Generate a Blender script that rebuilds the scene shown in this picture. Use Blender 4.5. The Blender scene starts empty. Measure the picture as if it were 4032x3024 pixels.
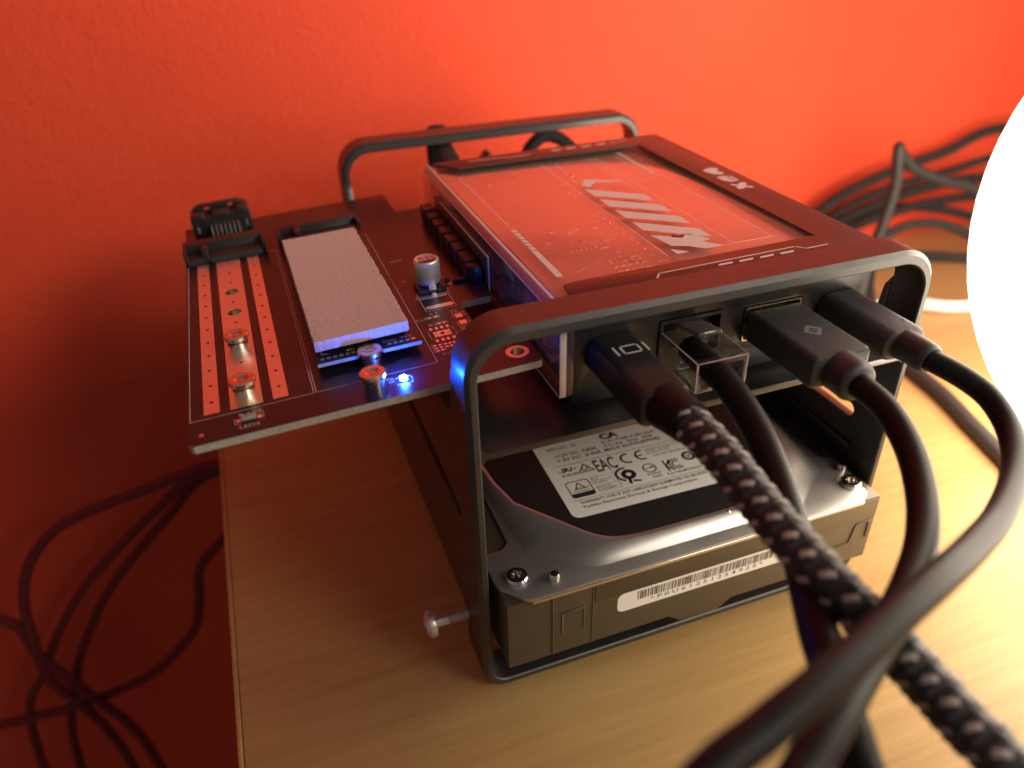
import bpy, bmesh, math, random
from mathutils import Matrix, Vector
from mathutils.geometry import tessellate_polygon
random.seed(7)
S = 0.001                                   # every number below is in millimetres
scene = bpy.context.scene
COL = scene.collection

# ------------------------------------------------------------------ camera
cam = bpy.data.cameras.new("camera")
cam_o = bpy.data.objects.new("camera", cam)
COL.objects.link(cam_o)
RIGHT = Vector((0.9396862, -0.3410500, -0.0259736))
DOWN = Vector((-0.2030985, -0.4952640, -0.8446683))
FWD = Vector((0.2752104, 0.7989984, -0.5346595))
mw = Matrix.Identity(4)
for i in range(3):
    mw[i][0], mw[i][1], mw[i][2] = RIGHT[i], -DOWN[i], -FWD[i]
mw[0][3], mw[1][3], mw[2][3] = -85.683 * S, -115.630 * S, 165.381 * S
cam_o.matrix_world = mw
cam.sensor_width = 36.0
cam.lens = 36.0 * 3017.09 / 4032.0
cam.clip_start, cam.clip_end = 0.005, 20.0
cam.dof.use_dof = True
cam.dof.focus_distance = 0.172
cam.dof.aperture_fstop = 10.0
scene.camera = cam_o

# ------------------------------------------------------------------ world + exposure
world = bpy.data.worlds.new("World")
scene.world = world
world.use_nodes = True
bg = world.node_tree.nodes["Background"]
bg.inputs["Color"].default_value = (0.90, 0.74, 0.72, 1)
bg.inputs["Strength"].default_value = 0.18
vs = scene.view_settings
vs.view_transform = "Standard"; vs.look = "None"; vs.exposure = 0.0; vs.gamma = 1.0
LAMP_STRENGTH = 9.6
LAMP_COLOR = (1.0, 0.86, 0.68)
LED_STRENGTH = 1800.0
# soft unseen fill light, added in front and to the lamp's side
ar = bpy.data.lights.new("room_fill", "AREA"); ar.shape = "DISK"; ar.size = 0.30; ar.energy = 2.5; ar.color = (1.0, 0.86, 0.70)
ar_o = bpy.data.objects.new("room_fill", ar); COL.objects.link(ar_o)
ar_o.location = Vector((330, -470, 470)) * S
ar_o.rotation_euler = (Vector((-20, 30, 40)) - Vector((330, -470, 470))).to_track_quat("-Z", "Y").to_euler()
# added warm spot, source unseen, washing the upper wall from the lamp's side
sp = bpy.data.lights.new("wall_wash_fill", "SPOT"); sp.energy = 9.0; sp.color = (1.0, 0.80, 0.60)
sp.spot_size = math.radians(42); sp.spot_blend = 1.0; sp.shadow_soft_size = 0.06
sp_o = bpy.data.objects.new("wall_wash_fill", sp); COL.objects.link(sp_o)
sp_o.location = Vector((430, -90, 330)) * S
sp_o.rotation_euler = (Vector((-60, 198, 170)) - Vector((430, -90, 330))).to_track_quat("-Z", "Y").to_euler()

# ------------------------------------------------------------------ materials
def mat(name, color, rough=0.5, metal=0.0, ior=1.5, var=0.0, vscale=400.0, bump=0.0, bscale=1500.0, stretch=None, emit=None, estr=0.0, rvar=0.0, coat=0.0, spec=0.5, bdist=0.0003, detail=4.0):
    m = bpy.data.materials.new(name); m.use_nodes = True
    nt = m.node_tree; n = nt.nodes; l = nt.links
    b = n["Principled BSDF"]
    b.inputs["Base Color"].default_value = (*color, 1)
    b.inputs["Roughness"].default_value = rough
    b.inputs["Metallic"].default_value = metal
    b.inputs["IOR"].default_value = ior
    b.inputs["Specular IOR Level"].default_value = spec
    b.inputs["Coat Weight"].default_value = coat
    if emit:
        b.inputs["Emission Color"].default_value = (*emit, 1)
        b.inputs["Emission Strength"].default_value = estr
    tc = mp = None
    if var or bump or rvar:
        tc = n.new("ShaderNodeTexCoord"); mp = n.new("ShaderNodeMapping")
        l.new(tc.outputs["Object"], mp.inputs["Vector"])
        if stretch: mp.inputs["Scale"].default_value = stretch
    if var or rvar:
        t = n.new("ShaderNodeTexNoise"); t.inputs["Scale"].default_value = vscale; t.inputs["Detail"].default_value = detail
        l.new(mp.outputs["Vector"], t.inputs["Vector"])
        if var:
            r = n.new("ShaderNodeMapRange")
            r.inputs[1].default_value = 0.25; r.inputs[2].default_value = 0.75
            r.inputs[3].default_value = 1 - var; r.inputs[4].default_value = 1 + var
            l.new(t.outputs["Fac"], r.inputs[0])
            mx = n.new("ShaderNodeVectorMath"); mx.operation = "SCALE"
            mx.inputs[0].default_value = color
            l.new(r.outputs[0], mx.inputs["Scale"]); l.new(mx.outputs[0], b.inputs["Base Color"])
        if rvar:
            r2 = n.new("ShaderNodeMapRange")
            r2.inputs[1].default_value = 0.3; r2.inputs[2].default_value = 0.7
            r2.inputs[3].default_value = max(0.02, rough - rvar); r2.inputs[4].default_value = rough + rvar
            l.new(t.outputs["Fac"], r2.inputs[0]); l.new(r2.outputs[0], b.inputs["Roughness"])
    if bump:
        t2 = n.new("ShaderNodeTexNoise"); t2.inputs["Scale"].default_value = bscale; t2.inputs["Detail"].default_value = 3.0
        l.new(mp.outputs["Vector"], t2.inputs["Vector"])
        bp = n.new("ShaderNodeBump"); bp.inputs["Strength"].default_value = bump; bp.inputs["Distance"].default_value = bdist
        l.new(t2.outputs["Fac"], bp.inputs["Height"]); l.new(bp.outputs["Normal"], b.inputs["Normal"])
    return m

def clear_mat(name, tint=(1, 1, 1), rough=0.03, ior=1.5, haze=0.0):
    m = bpy.data.materials.new(name); m.use_nodes = True
    nt = m.node_tree; n = nt.nodes; l = nt.links
    n.remove(n["Principled BSDF"])
    tr = n.new("ShaderNodeBsdfTransparent"); tr.inputs["Color"].default_value = (*tint, 1)
    gl = n.new("ShaderNodeBsdfGlossy"); gl.inputs["Roughness"].default_value = rough; gl.inputs["Color"].default_value = (1, 1, 1, 1)
    fr = n.new("ShaderNodeFresnel"); ge = n.new("ShaderNodeNewGeometry"); mr = n.new("ShaderNodeMapRange")
    mr.inputs[3].default_value = ior; mr.inputs[4].default_value = 1.0 / ior      # same reflectance on both faces of the sheet
    l.new(ge.outputs["Backfacing"], mr.inputs[0]); l.new(mr.outputs[0], fr.inputs["IOR"])
    mx = n.new("ShaderNodeMixShader")
    l.new(fr.outputs[0], mx.inputs[0]); l.new(tr.outputs[0], mx.inputs[1]); l.new(gl.outputs[0], mx.inputs[2])
    out = mx
    if haze:
        df = n.new("ShaderNodeBsdfDiffuse"); df.inputs["Color"].default_value = (0.6, 0.55, 0.55, 1)
        m2 = n.new("ShaderNodeMixShader"); m2.inputs[0].default_value = haze
        l.new(mx.outputs[0], m2.inputs[1]); l.new(df.outputs[0], m2.inputs[2]); out = m2
    l.new(out.outputs[0], n["Material Output"].inputs["Surface"])
    return m

def glass_mat(name, rough=0.0):
    m = bpy.data.materials.new(name); m.use_nodes = True
    b = m.node_tree.nodes["Principled BSDF"]
    b.inputs["Base Color"].default_value = (0.97, 0.97, 0.96, 1)
    b.inputs["Roughness"].default_value = rough
    b.inputs["IOR"].default_value = 1.5
    b.inputs["Transmission Weight"].default_value = 1.0
    return m

def wall_mat():
    m = bpy.data.materials.new("red_wall_paint"); m.use_nodes = True
    nt = m.node_tree; n = nt.nodes; l = nt.links
    b = n["Principled BSDF"]; b.inputs["Roughness"].default_value = 0.75; b.inputs["Specular IOR Level"].default_value = 0.4
    tc = n.new("ShaderNodeTexCoord")
    t = n.new("ShaderNodeTexNoise"); t.inputs["Scale"].default_value = 14; t.inputs["Detail"].default_value = 5
    l.new(tc.outputs["Object"], t.inputs["Vector"])
    cr = n.new("ShaderNodeValToRGB")
    cr.color_ramp.elements[0].position = 0.3; cr.color_ramp.elements[0].color = (0.66, 0.057, 0.019, 1)
    cr.color_ramp.elements[1].position = 0.7; cr.color_ramp.elements[1].color = (0.72, 0.065, 0.022, 1)
    l.new(t.outputs["Fac"], cr.inputs[0]); l.new(cr.outputs[0], b.inputs["Base Color"])
    a = n.new("ShaderNodeTexNoise"); a.inputs["Scale"].default_value = 620; a.inputs["Detail"].default_value = 2.5; a.inputs["Roughness"].default_value = 0.45
    c = n.new("ShaderNodeTexNoise"); c.inputs["Scale"].default_value = 260; c.inputs["Detail"].default_value = 2
    l.new(tc.outputs["Object"], a.inputs["Vector"]); l.new(tc.outputs["Object"], c.inputs["Vector"])
    ad = n.new("ShaderNodeMath"); ad.operation = "ADD"
    l.new(a.outputs["Fac"], ad.inputs[0]); l.new(c.outputs["Fac"], ad.inputs[1])
    bp = n.new("ShaderNodeBump"); bp.inputs["Strength"].default_value = 0.38; bp.inputs["Distance"].default_value = 0.0006
    l.new(ad.outputs[0], bp.inputs["Height"]); l.new(bp.outputs[0], b.inputs["Normal"])
    return m

def wood_mat():
    m = bpy.data.materials.new("beech_laminate"); m.use_nodes = True
    nt = m.node_tree; n = nt.nodes; l = nt.links
    b = n["Principled BSDF"]; b.inputs["IOR"].default_value = 1.45
    tc = n.new("ShaderNodeTexCoord")
    def noise(sc, scale, det):
        mp = n.new("ShaderNodeMapping"); mp.inputs["Scale"].default_value = sc
        l.new(tc.outputs["Object"], mp.inputs["Vector"])
        t = n.new("ShaderNodeTexNoise"); t.inputs["Scale"].default_value = scale; t.inputs["Detail"].default_value = det
        l.new(mp.outputs["Vector"], t.inputs["Vector"]); return t
    g1 = noise((0.06, 1, 1), 420, 5)        # fine grain running along x
    g2 = noise((0.10, 1, 1), 60, 4)
    g3 = noise((1, 1, 1), 900, 3)           # pores / laminate speckle
    g4 = noise((0.4, 1, 1), 9, 3)
    def mul(t, k):
        x = n.new("ShaderNodeMath"); x.operation = "MULTIPLY"; x.inputs[1].default_value = k
        l.new(t.outputs[0], x.inputs[0]); return x
    def add(a, c):
        x = n.new("ShaderNodeMath"); x.operation = "ADD"; l.new(a.outputs[0], x.inputs[0]); l.new(c.outputs[0], x.inputs[1]); return x
    s = add(add(mul(g1, 0.42), mul(g2, 0.28)), add(mul(g3, 0.16), mul(g4, 0.14)))
    cr = n.new("ShaderNodeValToRGB")
    e = cr.color_ramp.elements
    e[0].position = 0.28; e[0].color = (0.38, 0.225, 0.080, 1)
    e[1].position = 0.72; e[1].color = (0.56, 0.375, 0.160, 1)
    k = cr.color_ramp.elements.new(0.5); k.color = (0.470, 0.300, 0.118, 1)
    l.new(s.outputs[0], cr.inputs[0]); l.new(cr.outputs[0], b.inputs["Base Color"])
    b.inputs["Roughness"].default_value = 0.42
    bp = n.new("ShaderNodeBump"); bp.inputs["Strength"].default_value = 0.25; bp.inputs["Distance"].default_value = 0.0002
    l.new(s.outputs[0], bp.inputs["Height"]); l.new(bp.outputs[0], b.inputs["Normal"])
    return m

M = dict(
    wall=wall_mat(), wood=wood_mat(),
    floor=mat("dark_floor", (0.10, 0.07, 0.05), 0.6, var=0.2, vscale=20),
    anod=mat("black_anodised_metal", (0.020, 0.019, 0.020), 0.36, 0.0, 1.75, bump=0.22, bscale=5200, bdist=0.0001, rvar=0.04, vscale=300),
    edge=mat("milled_metal_edge", (0.050, 0.049, 0.048), 0.42, 0.35, 1.7, bump=0.2, bscale=6000, bdist=0.0001),
    plastic=mat("black_plastic", (0.014, 0.014, 0.016), 0.38, bump=0.12, bscale=4000, bdist=0.0001),
    matte=mat("matte_grey_plastic", (0.030, 0.029, 0.032), 0.50, bump=0.5, bscale=4200, bdist=0.00012, rvar=0.06, vscale=700),
    rubber=mat("cable_rubber", (0.007, 0.0068, 0.007), 0.50, spec=0.22, bump=0.12, bscale=2500, bdist=0.0001),
    rubber2=mat("dull_cable_rubber", (0.018, 0.018, 0.019), 0.75, spec=0.3, bump=0.2, bscale=1500, bdist=0.0002),
    steel=mat("drive_cover_steel", (0.54, 0.525, 0.51), 0.40, 0.82, rvar=0.05, vscale=120, bump=0.06, bscale=3500, bdist=0.0001),
    cast=mat("painted_casting", (0.135, 0.118, 0.082), 0.42, 0.5, var=0.06, vscale=120, bump=0.15, bscale=3500, bdist=0.0001),
    castdark=mat("dark_casting", (0.03, 0.03, 0.03), 0.5, bump=0.4, bscale=2500, bdist=0.0002),
    bright=mat("bright_steel", (0.72, 0.70, 0.67), 0.16, 1.0),
    nickel=mat("nickel_plate", (0.70, 0.60, 0.46), 0.26, 1.0, rvar=0.02, vscale=900),
    tin=mat("tinned_copper", (0.90, 0.84, 0.78), 0.42, 1.0, rvar=0.07, vscale=700, bump=0.05, bscale=2500, bdist=0.0001),
    pcb=mat("black_solder_mask", (0.012, 0.009, 0.012), 0.30, 0.0, 1.55, bump=0.05, bscale=3000, bdist=0.0001),
    fr4=mat("board_edge_fibre", (0.34, 0.33, 0.28), 0.7, var=0.18, vscale=1500, bump=0.3, bscale=3000, bdist=0.0001),
    silk=mat("white_silkscreen", (0.55, 0.53, 0.52), 0.6),
    hole=mat("drilled_hole", (0.006, 0.005, 0.005), 0.6),
    pad=mat("thermal_pad_silicone", (0.52, 0.40, 0.385), 0.9, var=0.12, vscale=1300, bump=0.34, bscale=1500, bdist=0.0003),
    cap=mat("aluminium_can", (0.66, 0.65, 0.66), 0.42, 0.7),
    bplate=mat("heat_spreader", (0.93, 0.64, 0.52), 0.46, 0.85, bump=0.08, bscale=900, bdist=0.0002, rvar=0.05, vscale=250),
    clear=clear_mat("clear_acrylic", (0.93, 0.92, 0.92), 0.05, 1.5, 0.03),
    clear2=clear_mat("clear_plug_plastic", (0.96, 0.96, 0.95), 0.02, 1.5, 0.0),
    frost=clear_mat("smoky_acrylic", (0.30, 0.27, 0.28), 0.12, 1.5, 0.10),
    glass=glass_mat("clear_polycarbonate"),
    ink=mat("white_ink", (0.62, 0.56, 0.54), 0.55),
    bezel=mat("bezel_black", (0.018, 0.016, 0.017), 0.36, 0.0, 1.75, bump=0.10, bscale=4500, bdist=0.0001),
    label=mat("paper_label", (0.82, 0.81, 0.78), 0.45),
    blk=mat("black_print", (0.010, 0.010, 0.012), 0.45),
    navy=mat("navy_print", (0.02, 0.02, 0.06), 0.45),
    glint=mat("painted_edge_glint", (0.48, 0.40, 0.39), 0.35),  # pale tone stands for light caught on clear plastic edges
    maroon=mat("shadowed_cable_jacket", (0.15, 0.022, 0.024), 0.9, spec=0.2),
    emblem=mat("grey_emblem_ink", (0.16, 0.155, 0.155), 0.5),
    zinc=mat("zinc_screw", (0.78, 0.75, 0.72), 0.34, 0.75),
    pale=mat("desk_lit_plastic", (0.62, 0.55, 0.42), 0.35),  # light coming up from the desk is put into this pale colour
    beige=mat("beige_plastic_block", (0.22, 0.17, 0.14), 0.5),
    white=mat("white_cord", (0.80, 0.77, 0.72), 0.4),
    globe=mat("lit_opal_glass", (0.9, 0.88, 0.82), 0.3, emit=LAMP_COLOR, estr=LAMP_STRENGTH),
    led=mat("lit_blue_led", (0.3, 0.4, 0.9), 0.3, emit=(0.01, 0.09, 1.0), estr=LED_STRENGTH),
    yarn=mat("grey_yarn", (0.46, 0.40, 0.375), 0.6, bump=0.5, bscale=3000, bdist=0.0002),
    yarnb=mat("black_yarn", (0.020, 0.019, 0.020), 0.6, bump=0.5, bscale=3000, bdist=0.0002),
    gold=mat("gold_contact", (0.90, 0.66, 0.30), 0.25, 1.0),
)

# ------------------------------------------------------------------ objects, roots, mesh builder
PCB_O = Vector((-94.0415, 25.1066, 82.9236))
def _rot(rv):
    v = Vector(rv); return Matrix.Rotation(v.length, 3, v.normalized())
PCB_R = _rot((0.00432, -0.042878, 0.002821))
ORG = {}

def thing(name, label, cat, base=(0, 0, 0), group=None, frame=None):
    o = bpy.data.objects.new(name, None); COL.objects.link(o)
    o.empty_display_size = 0.01
    o["label"] = label; o["category"] = cat
    if group: o["group"] = group
    b = Vector(base); ORG[o.name] = b
    if frame == "pcb":
        m4 = PCB_R.to_4x4(); p = PCB_O + PCB_R @ b
        m4.translation = p * S; o.matrix_world = m4
    else:
        o.location = b * S
    return o

class MB:
    def __init__(s): s.v = []; s.f = []; s.m = []; s.mi = 0
    def add(s, vs_, fs_, mi=None):
        k = len(s.v); s.v += [tuple(p) for p in vs_]
        for f in fs_: s.f.append([i + k for i in f]); s.m.append(s.mi if mi is None else mi)
        return s
    def box(s, x0, x1, y0, y1, z0, z1):
        return s.add([(x0,y0,z0),(x1,y0,z0),(x1,y1,z0),(x0,y1,z0),(x0,y0,z1),(x1,y0,z1),(x1,y1,z1),(x0,y1,z1)],
                     [(0,3,2,1),(4,5,6,7),(0,1,5,4),(1,2,6,5),(2,3,7,6),(3,0,4,7)])
    def poly(s, pts, axis, a, b, holes=(), side=None):
        mp = {"z": lambda u, v, h: (u, v, h), "y": lambda u, v, h: (u, h, v), "x": lambda u, v, h: (h, u, v)}[axis]
        loops = [list(pts)] + [list(h) for h in holes]
        tri = tessellate_polygon([[Vector((u, v, 0)) for u, v in L] for L in loops])
        flat = [p for L in loops for p in L]; n = len(flat)
        vs_ = [mp(u, v, a) for u, v in flat] + [mp(u, v, b) for u, v in flat]
        s.add(vs_, [tuple(t) for t in tri] + [tuple(i + n for i in reversed(t)) for t in tri])
        k = len(s.v) - 2 * n; off = 0; mi = s.mi if side is None else side
        for L in loops:
            q = len(L)
            for i in range(q):
                j = (i + 1) % q
                s.f.append([k + off + i, k + off + j, k + off + j + n, k + off + i + n]); s.m.append(mi)
            off += q
        return s
    def lathe(s, prof, c=(0, 0, 0), axis="z", n=32, cap=True, ph=0.0):
        def mp(r, h, t):
            a, b = r * math.cos(t), r * math.sin(t)
            p = {"z": (a, b, h), "y": (a, h, b), "x": (h, a, b)}[axis]
            return (c[0] + p[0], c[1] + p[1], c[2] + p[2])
        vs_, fs_ = [], []
        for r, h in prof: vs_ += [mp(r, h, ph + 2 * math.pi * i / n) for i in range(n)]
        for k in range(len(prof) - 1):
            for i in range(n):
                j = (i + 1) % n; fs_.append((k*n+i, k*n+j, (k+1)*n+j, (k+1)*n+i))
        if cap: fs_ += [tuple(range(n)), tuple((len(prof)-1)*n + i for i in range(n))]
        return s.add(vs_, fs_)
    def cyl(s, c, r, h0, h1, axis="z", n=24, r2=None):
        return s.lathe([(r, h0), (r if r2 is None else r2, h1)], c, axis, n)
    def loft(s, loops, closed=True, cap=True):
        n = len(loops[0]); vs_ = [p for L in loops for p in L]; fs_ = []
        for k in range(len(loops) - 1):
            for i in range(n if closed else n - 1):
                j = (i + 1) % n; fs_.append((k*n+i, k*n+j, (k+1)*n+j, (k+1)*n+i))
        if cap: fs_ += [tuple(range(n)), tuple((len(loops)-1)*n + i for i in range(n))]
        return s.add(vs_, fs_)
    def tube(s, path, r, n=16, sx=1.0, sy=1.0, rf=None, up=None):
        fr = frames(path, up); loops = []; d = 0.0
        for k, (p, t, u, w) in enumerate(fr):
            if k: d += (p - fr[k-1][0]).length
            L = []
            for i in range(n):
                a = 2 * math.pi * i / n
                rr = (r[k] if isinstance(r, (list, tuple)) else r)
                if rf: rr += rf(d, a)
                L.append(p + u * (math.cos(a) * rr * sx) + w * (math.sin(a) * rr * sy))
            loops.append(L)
        return s.loft(loops)
    def text(s, txt, x0, x1, y0, y1, mp, bold=0.0):
        vs_, fs_ = text_geo(txt, bold)
        if not vs_: return s
        ax0 = min(p[0] for p in vs_); ax1 = max(p[0] for p in vs_); ay0 = min(p[1] for p in vs_); ay1 = max(p[1] for p in vs_)
        kx = (x1 - x0) / max(1e-6, ax1 - ax0); ky = (y1 - y0) / max(1e-6, ay1 - ay0)
        return s.add([mp(x0 + (p[0]-ax0)*kx, y0 + (p[1]-ay0)*ky) for p in vs_], fs_)
    def flat(s, pts, mp, h=0.02):
        tri = tessellate_polygon([[Vector((u, v, 0)) for u, v in pts]])
        return s.add([mp(u, v) for u, v in pts], [tuple(t) for t in tri])
    def line(s, pts, w, mp, closed=False):
        P = [Vector(p) for p in pts]
        if closed: P = P + [P[0]]
        for a, b in zip(P[:-1], P[1:]):
            d = (b - a).normalized(); nn = Vector((-d.y, d.x)) * (w / 2); e = d * (w / 2)
            q = [a - e - nn, b + e - nn, b + e + nn, a - e + nn]
            s.add([mp(p.x, p.y) for p in q], [(0, 1, 2, 3)])
        return s
    def ring(s, c, r0, r1, mp, n=32, a0=0.0, a1=2 * math.pi):
        vs_ = []; full = abs(a1 - a0 - 2 * math.pi) < 1e-6; k = n if full else n + 1
        for i in range(k):
            a = a0 + (a1 - a0) * i / n
            vs_ += [mp(c[0] + r0*math.cos(a), c[1] + r0*math.sin(a)), mp(c[0] + r1*math.cos(a), c[1] + r1*math.sin(a))]
        return s.add(vs_, [(2*i, 2*i+1, 2*((i+1) % k)+1, 2*((i+1) % k)) for i in range(n)])
    def disc(s, c, r, mp, n=20):
        return s.add([mp(c[0] + r*math.cos(2*math.pi*i/n), c[1] + r*math.sin(2*math.pi*i/n)) for i in range(n)], [tuple(range(n))])
    def build(s, name, mats, parent=None, bevel=0.0, seg=2, ang=35.0, label=None, kind=None, recalc=True):
        me = bpy.data.meshes.new(name)
        org = ORG[parent.name] if parent is not None else Vector((0, 0, 0))
        me.from_pydata([((x-org.x)*S, (y-org.y)*S, (z-org.z)*S) for x, y, z in s.v], [], s.f)
        for k, p in enumerate(me.polygons): p.material_index = s.m[k]
        bm = bmesh.new(); bm.from_mesh(me)
        if recalc: bmesh.ops.recalc_face_normals(bm, faces=bm.faces)
        if bevel:
            bmesh.ops.remove_doubles(bm, verts=bm.verts, dist=1e-7)
            es = [e for e in bm.edges if len(e.link_faces) == 2 and e.calc_face_angle(0) > math.radians(30)]
            bmesh.ops.bevel(bm, geom=es, offset=bevel*S, segments=seg, affect="EDGES", profile=0.5, clamp_overlap=True)
        bm.to_mesh(me); bm.free()
        for m_ in (mats if isinstance(mats, (list, tuple)) else [mats]): me.materials.append(M[m_])
        me.shade_smooth(); me.set_sharp_from_angle(angle=math.radians(ang))
        o = bpy.data.objects.new(name, me); COL.objects.link(o)
        if parent is not None: o.parent = parent; ORG[o.name] = org
        else: ORG[o.name] = org
        if label: o["label"] = label
        if kind: o["kind"] = kind
        return o

def frames(path, up=None):
    P = [Vector(p) for p in path]; T = []
    for i in range(len(P)):
        a = P[max(0, i-1)]; b = P[min(len(P)-1, i+1)]; T.append((b - a).normalized())
    u = Vector(up) if up else (Vector((0, 0, 1)) if abs(T[0].z) < 0.9 else Vector((1, 0, 0)))
    u = (u - T[0] * u.dot(T[0])).normalized(); out = []
    for i, p in enumerate(P):
        if i: u = (u - T[i] * u.dot(T[i])).normalized()
        out.append((p, T[i], u, T[i].cross(u)))
    return out

def spline(pts, step=1.0):
    P = [Vector(p) for p in pts]; P = [P[0]*2 - P[1]] + P + [P[-1]*2 - P[-2]]; out = []
    for i in range(1, len(P) - 2):
        a, b, c, d = P[i-1], P[i], P[i+1], P[i+2]
        n = max(2, int((c - b).length / step))
        for k in range(n):
            t = k / n
            out.append(0.5 * ((2*b) + (c-a)*t + (2*a - 5*b + 4*c - d)*t*t + (3*b - a - 3*c + d)*t**3))
    out.append(P[-2]); return out

def resample(path, step):
    out = [path[0].copy()]; acc = 0.0
    for a, b in zip(path[:-1], path[1:]):
        L = (b - a).length; pos = step - acc
        while pos <= L:
            out.append(a.lerp(b, pos / L)); pos += step
        acc = (acc + L) % step if L else acc
    return out

_T = {}
def text_geo(txt, bold=0.0):
    key = (txt, bold)
    if key not in _T:
        c = bpy.data.curves.new("lettering", "FONT"); c.body = txt; c.size = 1.0; c.resolution_u = 2; c.offset = bold
        o = bpy.data.objects.new("lettering", c); COL.objects.link(o)
        dg = bpy.context.evaluated_depsgraph_get()
        me = bpy.data.meshes.new_from_object(o.evaluated_get(dg))
        _T[key] = ([tuple(v.co) for v in me.vertices], [tuple(p.vertices) for p in me.polygons])
        bpy.data.objects.remove(o); bpy.data.curves.remove(c); bpy.data.meshes.remove(me)
    return _T[key]

def rrect(x0, x1, z0, z1, rt, rb=None, n=8):
    rb = rt if rb is None else rb
    out = []
    for cx, cz, r, a0 in ((x1-rt, z1-rt, rt, 0), (x0+rt, z1-rt, rt, 90), (x0+rb, z0+rb, rb, 180), (x1-rb, z0+rb, rb, 270)):
        for i in range(n + 1):
            a = math.radians(a0 + 90 * i / n); out.append((cx + r*math.cos(a), cz + r*math.sin(a)))
    return out

def chaikin(pts, it=2, closed=False):
    for _ in range(it):
        out = [] if closed else [pts[0]]
        n = len(pts)
        for i in range(n if closed else n - 1):
            a, b = Vector(pts[i]), Vector(pts[(i+1) % n])
            out += [tuple(a.lerp(b, 0.25)), tuple(a.lerp(b, 0.75))]
        if not closed: out.append(pts[-1])
        pts = out
    return pts

ZP = lambda z: (lambda u, v: (u, v, z))
YP = lambda y: (lambda u, v: (u, y, v))

# ------------------------------------------------------------------ the setting
def setting():
    w = MB().box(-1500, 1700, 198, 290, -730, 1500).build("wall", "wall", kind="structure")
    f = MB().box(-1500, 1700, -900, 198, -760, -730).build("floor", "floor", kind="structure")
    t = thing("desk", "beech wood desk whose side edge runs beside the red wall", "desk", (300, -100, -730))
    MB().box(-112.6, 1000, -600, 196, -22, 0).build("desk_top", "wood", t, bevel=0.6)
    MB().box(-114, -112.62, -600, 196, -22, -0.05).build("edge_band", "wood", t, bevel=0.5)
    for x in (-60, 900):
        for y in (-540, 130): MB().box(x, x+50, y, y+50, -730, -22.1).build("leg", "wood", t, bevel=2)
setting()

# ------------------------------------------------------------------ lamp
def lamp():
    t = thing("globe_lamp", "lit white globe lamp glowing on the desk beside the device", "lamp", (176.2, -20.9, 0))
    prof = []
    for i in range(33):
        a = -math.pi/2 + 0.30 + (math.pi - 0.30) * i / 32
        prof.append((max(0.02, 89*math.cos(a)), 89*math.sin(a)))
    MB().lathe(prof, (176.2, -20.9, 88.7), "z", 72).build("globe", "globe", t, ang=80)
    MB().lathe([(30, 0.02), (32, 0.6), (32, 2.2), (24, 3.2)], (176.2, -20.9, 0), "z", 40).build("foot", "white", t)
    p = spline([(200, -5, 4), (240, 50, 3), (252, 95, 3), (232, 108, 3), (208, 112, 3), (190, 124, 3), (172, 126, 3), (120, 118, 3), (70, 140, 3), (64, 170, 3), (90, 190, 3)], 3)
    MB().tube(p, 2.7, 12).build("power_cord", "white", t)
lamp()

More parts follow.
